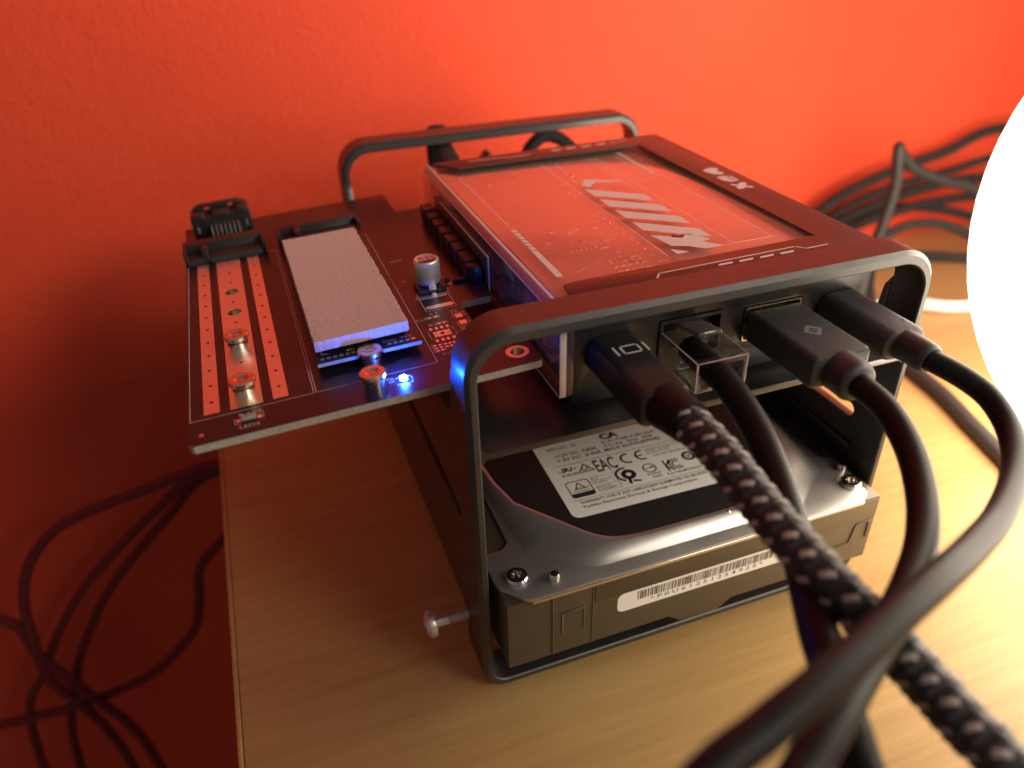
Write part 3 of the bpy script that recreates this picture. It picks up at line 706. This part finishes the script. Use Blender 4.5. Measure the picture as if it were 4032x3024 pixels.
    co = MB().lathe([(1.9, 1.3), (2.4, 1.45), (2.95, 2.0), (3.12, 2.7), (3.12, 7.3), (3.0, 7.7), (2.75, 7.85), (2.68, 7.78), (0.02, 7.78)], (cu, cv, 0), "z", 40, cap=False).build("capacitor_can", "cap", t, ang=50)
    k = MB(); pts = [(cu + 2.66*math.cos(a), cv + 2.66*math.sin(a)) for a in [math.radians(205 + 130*i/14) for i in range(15)]]
    k.flat(pts, Z(7.81))
    tm = lambda u, v: (cu + u, cv + v, 7.81)
    rotm = lambda u, v: (cu - v, cv + u, 7.81)
    k.text("220", -0.8, 1.5, 0.6, 1.9, rotm, .02); k.text("16V", -0.8, 1.9, -0.9, 0.3, rotm, .02); k.text("VT", -0.8, 1.2, -2.2, -1.2, rotm, .02)
    k.build("marking", "blk", co, recalc=False)
    MB().box(cu - .55, cu + .55, cv - 4.2, cv - 3.4, 0.06, 0.35).build("capacitor_lead", "tin", t, bevel=.08)
    MB().box(cu - .9, cu + .9, cv - 3.75, cv - 2.7, 1.0, 2.2).build("capacitor_tab", "cap", t, bevel=.2)
    # inductor footprint
    def pad(pts, h=0.03): return MB().poly(pts, "z", 0.008, h)
    def stadium(u0, u1, v, r): return [(u0 + r*math.cos(math.radians(90 + 180*i/8)), v + r*math.sin(math.radians(90 + 180*i/8))) for i in range(9)] + [(u1 + r*math.cos(math.radians(-90 + 180*i/8)), v + r*math.sin(math.radians(-90 + 180*i/8))) for i in range(9)]
    pad(stadium(43.3, 48.4, 23.6, .85)).build("solder_pad", "tin", t); pad(stadium(43.3, 48.4, 18.2, .85)).build("solder_pad", "tin", t)
    def rp(u, v, a, b): return pad([(u-a, v-b), (u+a, v-b), (u+a, v+b), (u-a, v+b)])
    for u, v, a, b in ((42.0, 13.3, .42, .45), (43.5, 13.3, .42, .45), (43.4, 9.8, .36, .36), (44.5, 9.8, .36, .36), (48.5, 11.5, .85, .9), (48.5, 8.1, .85, .9), (48.4, 4.6, .85, .9), (42.85, 5.2, 1.9, 1.3)):
        rp(u, v, a, b).build("solder_pad", "tin", t)
    for v in (7.9, 2.4):
        for u in (40.9, 42.2, 43.4, 44.7): pad(stadium_v(u, v)).build("solder_pad", "tin", t)
    for u, v in ((39.8, .5), (39.8, -.65), (39.9, -1.8), (40.95, .5), (40.95, -.65), (41, -1.8), (42.2, .35), (42.2, -.85), (43.2, .35), (43.2, -.85), (44.2, .3), (45.3, .3)): rp(u, v, .36, .30).build("solder_pad", "tin", t)
    d = MB(); d.disc((42.85, 5.2), .5, Z(.04), 14)
    for u, v in ((41.4, 5.2), (44.3, 5.2), (41.5, 6.3), (43, 6.4), (44.2, 6.3), (41.5, 4.1), (43, 4.0), (44.3, 4.1)): d.disc((u, v), .18, Z(.04), 8)
    d.build("drilled_dot", "hole", t, recalc=False)
    for u0, u1, v in ((17.4, 21.2, -3.2), (30.6, 34.6, -2.4), (26.6, 29.4, -3.4)): pad([(u0, v-.8), (u1, v-.8), (u1, v+.8), (u0, v+.8)]).build("bare_patch", "matte", t)
    MB().disc((-8.7, -11.8), .45, Z(.03), 14).build("fiducial_dot", "tin", t, recalc=False)
    # small parts behind the capacitor
    MB().box(50.6, 51.6, 29.6, 31.0, .05, 1.0).build("resistor", "plastic", t)
    rp(51.2, 28.6, .5, .4).build("solder_pad", "tin", t); rp(51.2, 32.0, .5, .4).build("solder_pad", "tin", t)
    # LEDs
    lo = MB().box(29.7, 31.3, -10.5, -9.3, .05, .35).build("led_base", "matte", t)
    MB().lathe([(0.78, .35), (0.74, .75), (0.5, 1.0), (0.02, 1.08)], (30.5, -9.9, 0), "z", 18).build("led_lens", "led", lo, ang=60)
    MB().box(-1.3, 1.5, -10.6, -9.4, .05, .7).build("led_base", "fr4", t, bevel=.1)
    rp(-1.9, -10.0, .4, .55).build("solder_pad", "tin", t); rp(2.1, -10.0, .4, .55).build("solder_pad", "tin", t)
    # silkscreen
    m = Z(0.025); s = MB(); L = lambda p, w=.14, c=False: s.line(p, w, m, c)
    L([(-10.4, 71.5), (-10.7, -6.6), (12.9, -6.5), (13.0, 72)]); L([(13.5, 72), (13.4, -6.5), (38.6, -6.2), (38.5, 71.4)])
    L([(42.2, 25.6), (42.2, 16.5), (49.5, 16.5), (49.5, 25.5)], .16, True)
    s.text("L1", 42.6, 44.2, 14.6, 15.7, m); s.text("C11", 38.8, 41.0, 12.6, 13.6, m); s.text("R1", 41.0, 42.5, 9.2, 10.2, m); s.text("Z2", 47.2, 48.8, 13.6, 14.7, m)
    L([(41.4, 14.0), (41.2, 13.3), (41.4, 12.6)]); L([(44.1, 14.0), (44.3, 13.3), (44.1, 12.6)]); L([(42.75, 13.9), (42.75, 12.8)], .1)
    L([(42.8, 10.4), (42.8, 9.2)]); L([(42.8, 10.4), (45.2, 10.4), (45.2, 9.2)])
    L([(47.2, 11.0), (47.2, 12.9), (49.9, 12.9), (49.9, 11.0)]); L([(47.2, 8.8), (47.2, 6.6), (49.9, 6.6), (49.9, 8.8)]); L([(47.2, 3.6), (47.2, 6.0), (49.9, 6.0)])
    L([(40.0, 6.9), (40.0, 3.6), (40.6, 3.6)]); L([(45.2, 6.9), (45.8, 6.9), (45.8, 5.8), (45.3, 5.8)]); L([(45.8, 4.8), (45.8, 3.4), (45.2, 3.4)])
    L([(39.2, 1.1), (39.2, -2.4), (40.4, -2.4)]); L([(41.7, 1.1), (41.7, -2.2)], .1); L([(44.0, 1.0), (44.0, -1.4)], .1)
    s.text("R9 C7", 40.4, 42.6, -4.0, -3.2, m); s.text("C3", 42.9, 44.4, -2.8, -2.0, m)
    L([(cu-3.9, cv-1.5), (cu-3.9, cv-3.9), (cu-1.3, cv-3.9)]); L([(cu+1.3, cv-3.9), (cu+3.9, cv-3.9), (cu+3.9, cv-1.5)]); s.ring((cu-4.3, cv-4.6), .35, .5, m, 14)
    s.text("LED2", -1.8, 2.0, -12.8, -11.9, m); s.text("R4", -1.6, .4, -8.6, -7.7, m); s.text("C2", .8, 2.6, -8.5, -7.6, m); L([(-2.6, -9.0), (-2.6, -11.0), (-1.6, -11.3)], .12); L([(2.8, -8.4), (2.8, -10.8)], .12)
    s.text("R2", 27.3, 28.6, -8.6, -7.9, m); s.text("C5", 27.4, 28.6, -9.8, -9.1, m); L([(28.9, -8.6), (32.1, -8.6), (32.3, -9.9), (32.1, -11.2), (28.9, -11.2)], .12); s.ring((31, -12.1), .28, .4, m, 12)
    s.text("C8", 38.6 + 1.4, 41.6, 34.6, 35.6, m); s.text("C6", 11.6, 13.4, 71.6, 73.2, m)
    for i in range(4): L([(29.5 + i*2.6, 86), (31.2 + i*2.6, 79 - i*.3)], .5) if i < 3 else None
    L([(40.5, 48.2), (43.5, 48.4)], .25)
    s.build("silkscreen", "silk", t, recalc=False)
    # expansion slot the board is plugged into
def stadium_v(u, v, a=.36, r=.36):
    return [(u + r*math.cos(math.radians(180*i/8)), v + a*.8 + r*math.sin(math.radians(180*i/8))) for i in range(9)] + [(u + r*math.cos(math.radians(180 + 180*i/8)), v - a*.8 + r*math.sin(math.radians(180 + 180*i/8))) for i in range(9)]
expansion()

def slot():
    t = thing("card_slot", "black ribbed slot on the computer's side gripping the circuit board", "connector", (58, 51, -4), frame="pcb")
    MB().box(55.9, 59.2, 29.5, 74.5, 0.1, 4.6).build("upper_jaw", "plastic", t, bevel=0.25)
    MB().box(55.9, 59.2, 29.5, 74.5, -6.0, -1.7).build("lower_jaw", "plastic", t, bevel=0.25)
    for i in range(6): MB().box(55.5, 58.9, 36.4 + i*6.3, 37.2 + i*6.3, 0.15, 5.0).build("rib", "plastic", t, bevel=0.15)
    MB().poly([(55.6, 29.4), (58.9, 29.4), (58.9, 24.8), (57.2, 25.6), (56.2, 27.4)], "z", 0.12, 4.2).build("latch", "plastic", t, bevel=0.3)
    MB().box(52.2, 56.4, 28.0, 29.6, 0.08, 1.0).build("locating_tab", "plastic", t, bevel=0.4)
slot()

def ssd():
    t = thing("solid_state_drive", "slim black solid-state drive stick screwed to the circuit board", "drive stick", (26, 40, 1.7), frame="pcb")
    nt = [(26 + 2.75*math.cos(math.radians(180 - 180*i/12)), -0.3 + 2.75*math.sin(math.radians(180 - 180*i/12))) for i in range(13)]
    MB().poly([(15, -0.3)] + nt + [(37, -0.3), (37, 75.5), (15, 75.5)], "z", 1.72, 2.52, side=1).build("board", ["pcb", "fr4"], t)
    for v0, v1, u0, u1 in ((5.6, 20, 16.6, 34.6), (23, 37, 16.6, 34.6), (40, 50, 18, 32), (53, 62, 16.6, 34.6)):
        MB().box(u0, u1, v0, v1, 2.54, 3.9).build("memory_chip", "plastic", t, bevel=.15)
    for u in (16.3, 17.6, 18.9, 20.2, 21.5, 22.8, 30.4, 31.7, 33.0, 34.3, 35.6): MB().box(u - .42, u + .42, 1.0, 1.75, 2.53, 2.58).build("gold_pad", "tin", t)
    s = MB(); m = ZP(2.56)
    s.text("R71", 21.6, 23.0, 2.4, 3.1, m); s.text("C14 R13", 29.3, 32.0, 2.3, 3.1, m); s.text("TP5", 33.0, 35.6, 2.5, 3.2, m); s.line([(16.4, 4.4), (16.4, 3.2), (17.8, 3.2)], .14, m)
    s.build("silkscreen", "silk", t, recalc=False)
    rr = random.Random(8); c = MB()
    for i in range(10): u = 17 + i*1.9; c.box(u, u + .6, 66 + rr.random()*4, 66.5 + rr.random()*4 + .6, 2.54, 3.0)
    c.build("tiny_component", "tin", t, kind="stuff")
ssd()

def thermal_pad():
    t = thing("thermal_pad", "thick grey-pink thermal pad with rough cut edges on the drive stick", "thermal pad", (25, 32, 3.95), frame="pcb")
    rr = random.Random(2); edge = []
    def side(a, b, n, amp):
        for i in range(n):
            k = i / n; p = Vector(a).lerp(Vector(b), k); d = (Vector(b) - Vector(a)).normalized(); nn = Vector((-d.y, d.x))
            p += nn * (rr.uniform(-amp, amp)); edge.append(tuple(p))
    side((15.3, 2.1), (35.3, 2.5), 60, .05); side((35.3, 2.5), (34.5, 62.2), 150, .17); side((34.5, 62.2), (15.1, 62.4), 60, .1); side((15.1, 62.4), (15.3, 2.1), 150, .14)
    zs = [3.95, 4.4, 5.1, 5.9, 6.25]; ins = [0.15, 0.03, 0.06, 0.0, 0.16]; loops = []
    for z, d in zip(zs, ins):
        loops.append([(u + (25-u)*d/12 + rr.uniform(-.04, .04), v + (32-v)*d/30 + rr.uniform(-.04, .04), z + (rr.uniform(-.05, .05) if 4 < z < 6 else 0)) for u, v in edge])
    mb = MB(); mb.loft(loops, cap=False)
    # gently uneven top grid
    import itertools
    top = loops[-1]; tri = tessellate_polygon([[Vector((p[0], p[1], 0)) for p in top]]); mb.add(top, [tuple(x) for x in tri])
    mb.add(loops[0], [tuple(x) for x in tri])
    mb.build("pad_body", "pad", t, ang=40)
    c = MB()
    for _ in range(170):
        u, v = rr.uniform(16, 34.4), rr.uniform(3, 61.5)
        if rr.random() < .6: u = rr.choice((rr.uniform(15.4, 17), rr.uniform(32.6, 34.6)))
        if rr.random() < .4: v = rr.uniform(2.6, 14)
        r_ = rr.uniform(.05, .17); h = 6.25
        c.add([(u - r_, v, h), (u + r_*.7, v - r_, h), (u + r_*.6, v + r_, h), (u, v, h + r_*1.1)], [(0, 1, 3), (1, 2, 3), (2, 0, 3)])
    c.build("crumb", "pad", t, kind="stuff")
thermal_pad()

# ------------------------------------------------------------------ plugged-in cables
def braid_tube(name_t, path, R):
    ds = 0.3; P = resample(path, ds); p = 3.5; m = 6
    def rf(d, a):
        return 0.26 * math.cos(m*a/2 + math.pi*d/p*2/2*2) * math.cos(m*a/2 - math.pi*d/p*2/2*2) + 0.05*math.cos(2*m*a)
    return MB().tube(P, R, 48, rf=rf), P

def flecks(P, R, p=3.5, rows=6, skip=1.0):
    fr = frames(P); mb = MB(); d = 0; D = [0.0]
    for a, b in zip(P[:-1], P[1:]): D.append(D[-1] + (b - a).length)
    tot = D[-1]; rr = random.Random(4)
    def at(s):
        k = min(len(D) - 2, max(0, int(s / (tot / (len(D) - 1))))); return fr[k]
    for r_ in range(rows):
        s0 = skip + (r_ % 2) * p / 2
        while s0 < tot - 1:
            th0 = 2*math.pi*(r_ + .5)/rows; vs_ = []; n1, n2 = 6, 5
            for i in range(n1 + 1):
                for j in range(n2 + 1):
                    a, b = i/n1 - .5, j/n2 - .5
                    s = s0 + a*1.2 + b*0.62; th = th0 + (-a*1.8 + b*0.5) / R
                    q = at(max(0, s)); bulge = 0.16 + .22*math.cos(math.pi*a)*math.cos(math.pi*b)
                    c, t_, u, w = q
                    vs_.append(c + (u*math.cos(th) + w*math.sin(th)) * (R + bulge))
            mb.add(vs_, [(i*(n2+1)+j, (i+1)*(n2+1)+j, (i+1)*(n2+1)+j+1, i*(n2+1)+j+1) for i in range(n1) for j in range(n2)])
            s0 += p
    return mb

def rbox(x0, x1, z0, z1, r, ys, n=6):
    """rounded-rectangle section lofted along y; ys = [(y, inset)]"""
    return [[(x, y, z) for x, z in rrect(x0+d, x1-d, z0+d, z1-d, max(.1, r-d), max(.1, r-d), n)] for y, d in ys]

def display_cable():
    t = thing("display_cable", "thick braided black cable with grey flecks and a display-port plug", "cable", (-21, -15, 72))
    MB().loft(rbox(-26.9, -16.4, 82.4, 89.9, 2.0, [(8.5, 1.2), (7.6, .5), (7.2, 0.0), (-14.6, 0), (-15.3, .35), (-15.5, .9)])).build("plug", "plastic", t, ang=40)
    MB().loft(rbox(-25.2, -18.0, 84, 88.6, .8, [(12, 0), (8.4, 0)])).build("metal_tip", "nickel", t)
    s = MB(); m = ZP(89.96)
    s.line([(-24.0, -1.1), (-24.0, 1.9)], .42, m); s.line([(-16.9 - .6, -1.1), (-16.9 - .6, 1.9)], .42, m); s.line([(-22.6, -1.0), (-18.9, -1.0), (-18.9, 1.8), (-22.6, 1.8)], .42, m, True)
    s.build("printed_icon", "silk", t, recalc=False)
    rel = spline([(-21.3, -15.3, 86.2), (-21.2, -18.5, 86.8), (-20.9, -22.4, 87.1)], .5)
    MB().tube(rel, [4.5 - .5*i/len(rel) for i in range(len(rel))], 28).build("strain_relief", "rubber", t, ang=60)
    pth = spline([(-20.95, -21.6, 87.1), (-20.2, -31.6, 86.2), (-19.8, -41.8, 84.2), (-19.2, -50.6, 82.6), (-17.9, -57.8, 80.9), (-15.0, -64.8, 77.6), (-13.2, -72.0, 75.2), (-12.1, -78.5, 73.5), (-10.6, -85.6, 71.2), (-8, -110, 58), (-8, -150, 26), (-12, -190, 6), (-10, -260, 4)], 1)
    tb, P = braid_tube("braid", pth, 3.25)
    tb.build("braided_sleeve", "yarnb", t, ang=80)
    flecks(P[:330], 3.3).build("yarn_fleck", "yarn", t, ang=80, kind="stuff")
display_cable()

def network_cable():
    t = thing("network_cable", "smooth black network cable with a clear plastic plug", "cable", (-4, -8, 72))
    # hollow clear plug: shell open at the cable end
    x0, x1, z0, z1 = -10.1, 1.6, 81.2, 88.0
    sh = MB(); sh.poly([(x0, z0), (x1, z0), (x1, z1), (x0, z1)], "y", -7.2, 7.0, [[(x0+1.1, z0+.7), (x1-1.1, z0+.7), (x1-1.1, z1-1.2), (x0+1.1, z1-1.2)]])
    sh.build("clear_plug", "clear2", t, bevel=0.22, seg=2)
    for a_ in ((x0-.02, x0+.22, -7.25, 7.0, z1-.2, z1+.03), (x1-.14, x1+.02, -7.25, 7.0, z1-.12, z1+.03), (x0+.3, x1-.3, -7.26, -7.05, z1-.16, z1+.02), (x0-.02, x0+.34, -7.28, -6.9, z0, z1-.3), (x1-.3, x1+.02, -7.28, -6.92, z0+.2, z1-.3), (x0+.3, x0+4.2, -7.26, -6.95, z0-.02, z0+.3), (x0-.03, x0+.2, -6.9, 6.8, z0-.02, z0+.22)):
        MB().box(*a_).build("plug_edge_glint", "glint", t, bevel=0.08)  # edge highlights of the clear plug, laid on as pale strips
    MB().poly([(-6.8, z0+.1), (-6.8, z0+.5), (-2.0, z0+1.7), (-1.4, z0+1.3)], "x", x0+.5, x0+4.6).build("strain_tab", "pale", t, bevel=0.15)  # inner tab, its pale colour holds desk light shining through the plug
    MB().box(x0+.6, x0+3.8, -.6, .3, z0+.6, z0+.85).build("strain_tab", "pale", t, bevel=0.1)
    MB().box(x0+.05, x1-.05, 7.05, 11.5, z0, z1).build("plug_nose", "clear2", t, bevel=.2)
    MB().box(-9.0, .5, -5.6, -4.9, 82.0, 82.2).build("clamp_bar", "label", t); MB().box(-9.0, .5, 1.0, 1.6, 82.0, 82.2).build("clamp_bar", "label", t)
    MB().poly([(6.8, 88.1), (7.2, 89.6), (-1.2, 91.2), (-1.6, 90.4), (5.4, 88.9)], "x", -6.6, -1.2).build("latch", "frost", t, bevel=.2)
    for i in range(8): MB().box(-8.6 + i*1.16, -8.2 + i*1.16, 7.5, 11, 87.2, 87.7).build("gold_contact", "gold", t)
    pth = spline([(-4.4, 4.5, 84.5), (-4.6, -1.5, 84.4), (-4.9, -8.3, 84.4), (-5.3, -15.6, 83.2), (-6.4, -24.4, 80.7), (-9.9, -35.8, 78.2), (-14.2, -45.3, 77.6), (-19.1, -54.6, 77.6), (-22.9, -61.7, 77.6), (-25.5, -67.5, 77.6), (-27.7, -72.8, 76.6), (-29.2, -77.2, 75.4), (-31.5, -86, 70), (-36, -110, 40), (-42, -150, 6), (-60, -260, 4)], 1.5)
    MB().tube(pth, 2.9, 24, sx=1.0, sy=0.96).build("cable_jacket", "rubber", t, ang=60)
network_cable()

def usb_cable():
    t = thing("usb_cable", "black cable with a wide grey rectangular plug bearing a square emblem", "cable", (17, -15, 72))
    MB().loft(rbox(10.6, 24.4, 81.7, 89.0, 1.5, [(6.4, .5), (6.0, 0), (-14.6, 0), (-15.2, .25), (-15.4, .7)])).build("plug", "matte", t, ang=40)
    MB().box(11.6, 23.4, 6.3, 12.2, 83.4, 88.2).build("metal_tip", "nickel", t, bevel=.2)
    m = ZP(89.03); s = MB()
    s.poly([(15.6, -5.6), (17.8, -3.2), (20.2, -5.4), (18.0, -8.0)], "z", 89.01, 89.05, [[(16.7, -5.6), (17.9, -4.4), (19.1, -5.5), (17.9, -6.8)]]); s.line([(17.5, -5.4), (18.6, -5.6)], .35, ZP(89.05))
    s.build("printed_emblem", "emblem", t, label="grey square emblem")
    rel = spline([(17.3, -15.2, 85.1), (17.2, -18, 85.15), (17.1, -21.2, 85.1)], .5)
    MB().tube(rel, [4.3, 4.3] + [4.25]*(len(rel)-4) + [4.0, 3.4], 28).build("strain_relief", "matte", t, ang=50)
    pth = spline([(17.1, -20.5, 85.15), (16.9, -28.8, 84.2), (14.2, -37.9, 82.3), (8.5, -47.0, 80.8), (1.1, -54.9, 80.2), (-7.8, -61.5, 80.6), (-16.3, -66.7, 81.6), (-25.5, -71.7, 82.5), (-34.1, -76.7, 83.6), (-40.9, -80.4, 84.0), (-48, -84.5, 83.6), (-72, -98, 76), (-100, -130, 40), (-104, -160, 8), (-100, -240, 4)], 1.5)
    MB().tube(pth, 2.5, 24).build("cable_jacket", "rubber", t, ang=60)
usb_cable()

def power_cable():
    t = thing("power_cable", "black cable with a slim rounded plug nearest the globe lamp", "cable", (35, -13, 72))
    MB().loft(rbox(29.7, 40.6, 82.4, 89.2, 3.1, [(7.3, .6), (7.0, 0), (-12.4, 0), (-13.0, .3), (-13.2, .8)])).build("plug", "matte", t, ang=40)
    MB().loft(rbox(31, 39.4, 84, 87.4, 1.6, [(12, 0), (7.2, 0)])).build("metal_tip", "nickel", t)
    s = MB()
    for x, y in ((32.4, -9.4), (37.4, -9.2)): s.disc((x, y), .42, ZP(89.23), 14)
    s.build("pin_hole", "hole", t, recalc=False)
    rel = spline([(35.2, -13.0, 85.8), (35.15, -16, 86.0), (35.1, -20.4, 86.0)], .5)
    MB().tube(rel, [3.3, 3.3] + [3.2]*(len(rel)-4) + [3.0, 2.6], 26).build("strain_relief", "matte", t, ang=50)
    pth = spline([(35.1, -19.8, 86.0), (38.0, -25.8, 84.5), (39.6, -31.5, 82.5), (36.6, -39.2, 80.6), (28.1, -47.7, 80.4), (14.2, -56.4, 82.8), (0.3, -62.9, 86.4), (-11.6, -67.8, 89.8), (-20.5, -71.1, 91.6), (-30.0, -74.5, 92.8), (-39.9, -77.8, 93.9), (-47.8, -80.0, 94.1), (-58.5, -83.1, 93.4), (-82, -94, 88), (-125, -130, 50), (-135, -170, 6), (-128, -260, -40), (-126, -300, -200)], 1.5)
    MB().tube(pth, 2.25, 24).build("cable_jacket", "rubber", t, ang=60)
power_cable()

# ------------------------------------------------------------------ other cables on the desk, behind and beside it
def cable(name, label, pts, r, m="rubber2", group=None, sx=1.0, sy=1.0, up=None, braid=False):
    t = thing(name, label, "cable", pts[len(pts)//2], group)
    P = spline(pts, 2.0)
    if braid:
        Q = resample(P, .5); MB().tube(Q, r, 24, rf=lambda d, a: .14*math.cos(4*a + 2*math.pi*d/2.4)*math.cos(4*a - 2*math.pi*d/2.4)).build("braided_sleeve", "yarnb", t, ang=80)
    else:
        MB().tube(P, r, 14, sx=sx, sy=sy, up=up).build("cable_jacket", m, t, ang=60)
    return t
cable("braided_cable", "thin braided cable lying on the desk between enclosure and lamp", [(165, 128, 3.1), (152, 90, 3), (146, 59, 3), (140, 39, 3), (134.7, 21, 3), (128, 0, 3), (118, -40, 3), (130, -120, 3), (180, -200, 3)], 2.8, braid=True)
G = "cables tangled on the desk by the wall"
cable("tangled_cable", "dark cable sloping upward along the red wall behind the lamp", [(140, 170, 3), (160, 182, 12), (178.6, 186, 21), (201, 187, 34), (233.5, 187, 43), (262, 187, 48), (300, 187, 56), (380, 186, 40), (430, 180, 3)], 2.5, group=G)
cable("tangled_cable", "flatter dark cable under the sloping one by the red wall", [(150, 160, 3), (170, 172, 12), (188.8, 178, 21), (218.5, 180, 28.5), (247, 180, 33), (285, 180, 33), (340, 178, 20), (400, 170, 3)], 2.5, group=G)
cable("tangled_cable", "dark cable beneath two others dipping toward the lamp's far side", [(150, 150, 3), (172, 164, 10), (192, 172, 20), (222, 174, 25), (250, 174, 27), (290, 172, 24), (350, 160, 3)], 2.3, group=G)
cable("braided_cable", "braided cable standing up in a sharp hairpin bend near the wall", [(168, 120, 3), (182, 140, 8), (190, 149, 20), (193.5, 150, 36), (194.5, 150, 50), (192.6, 150.5, 63), (192.8, 151.5, 67.5), (195.7, 152.5, 64), (207.8, 153, 54.8), (227, 153, 46.9), (250, 152, 39), (300, 145, 10), (340, 140, 3)], 2.5, braid=True)
cable("tangled_cable", "low dark cable arching just above the desk behind the lamp", [(176, 140, 3), (184, 146, 12), (191, 150, 21.4), (200, 150, 27.0), (213.5, 150, 28.6), (231.6, 149, 25.6), (256, 146, 14.4), (280, 140, 4), (320, 130, 3)], 2.2, group=G)
cable("tangled_cable", "straight dark cable lying flat on the wood behind the white cord", [(150, 176, 3), (200, 176, 3), (231.6, 166.5, 3), (259, 151, 3), (285, 140, 3), (340, 120, 3)], 2.5, group=G)

cable("tangled_cable", "thin dark cable running just above the low arching one by the wall", [(150, 168, 3), (176, 180, 14), (200, 184, 27), (228, 184, 34), (262, 184, 38), (310, 182, 42), (380, 180, 20), (420, 170, 3)], 2.0, group=G)
cable("tangled_cable", "dark cable leaving the hairpin bend downward to the lamp's far side", [(160, 186, 3), (182, 188, 10), (205, 188, 18), (230, 184, 23), (254, 176, 22), (290, 166, 12), (330, 150, 3)], 2.2, group=G)
def rear_cables():
    t = thing("ribbon_cable", "flat black ribbon cable crossing under the enclosure's rear top bar", "cable", (-18, 140, 90))
    P = spline([(-24, 111, 93), (-21.5, 125, 94.4), (-19.5, 140, 94.6), (-18.8, 148.5, 95.6), (-18.6, 151.5, 98.2), (-18.5, 154.5, 97.4), (-18, 158, 90), (-17, 160, 70), (-16, 158, 50), (-14, 152, 30)], 1)
    MB().tube(P, 1.0, 12, sx=1.0, sy=3.3, up=(0, 0, 1)).build("cable_jacket", "rubber2", t, ang=60)
    cable("looped_cable", "black cable arching up between the computer and the rear bar", [(11, 152, 40), (13.5, 155, 66), (16.8, 157.5, 82), (20.0, 158, 87), (24.6, 158.5, 89.3), (30, 158, 88.2), (34.6, 157, 84.5), (38.6, 156, 78.5), (41, 154, 60), (42, 151, 40)], 2.5)
    t = thing("cable_plug", "small black wedge-shaped plug peeking up behind the clear cover", "plug", (0, 150, 80))
    MB().poly([(-4.5, 76), (4.6, 76), (4.0, 83.0), (0.6, 88.0), (-0.6, 88.0), (-3.8, 83.4)], "y", 150, 156).build("plug_body", "plastic", t, bevel=.6)
    MB().tube(spline([(0, 153, 77), (0, 155, 60), (2, 156, 40), (6, 153, 20)], 2), 2.4, 12).build("cable_jacket", "rubber2", t)
rear_cables()

GH = "cables hanging beside the desk in shadow"
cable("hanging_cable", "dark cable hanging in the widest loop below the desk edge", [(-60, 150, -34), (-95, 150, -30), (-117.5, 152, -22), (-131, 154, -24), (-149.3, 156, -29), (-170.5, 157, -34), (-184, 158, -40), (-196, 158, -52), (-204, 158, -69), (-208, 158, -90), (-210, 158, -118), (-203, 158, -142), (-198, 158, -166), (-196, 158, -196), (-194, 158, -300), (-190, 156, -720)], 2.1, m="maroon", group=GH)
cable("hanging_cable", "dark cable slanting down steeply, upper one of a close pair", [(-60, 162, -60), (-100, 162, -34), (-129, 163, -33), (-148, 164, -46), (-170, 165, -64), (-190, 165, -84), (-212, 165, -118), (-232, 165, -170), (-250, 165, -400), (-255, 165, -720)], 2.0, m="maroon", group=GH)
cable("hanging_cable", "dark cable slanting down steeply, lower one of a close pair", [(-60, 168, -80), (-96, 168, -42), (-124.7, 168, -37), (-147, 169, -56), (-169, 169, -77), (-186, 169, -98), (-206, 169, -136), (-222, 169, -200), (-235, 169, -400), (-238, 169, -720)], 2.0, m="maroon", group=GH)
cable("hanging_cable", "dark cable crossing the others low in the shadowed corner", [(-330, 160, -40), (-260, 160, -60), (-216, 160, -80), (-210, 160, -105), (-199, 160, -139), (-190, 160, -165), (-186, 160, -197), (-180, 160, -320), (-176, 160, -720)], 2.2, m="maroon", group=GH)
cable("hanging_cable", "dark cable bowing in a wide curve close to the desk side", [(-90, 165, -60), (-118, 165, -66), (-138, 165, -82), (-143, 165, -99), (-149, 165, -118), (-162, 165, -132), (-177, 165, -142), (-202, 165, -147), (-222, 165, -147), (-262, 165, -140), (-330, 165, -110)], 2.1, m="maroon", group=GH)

# ------------------------------------------------------------------ render settings that belong to the scene
scene.cycles.use_denoising = True
scene.cycles.max_bounces = 14
scene.cycles.transparent_max_bounces = 16
scene.cycles.sample_clamp_indirect = 6.0
scene.cycles.blur_glossy = 0.6
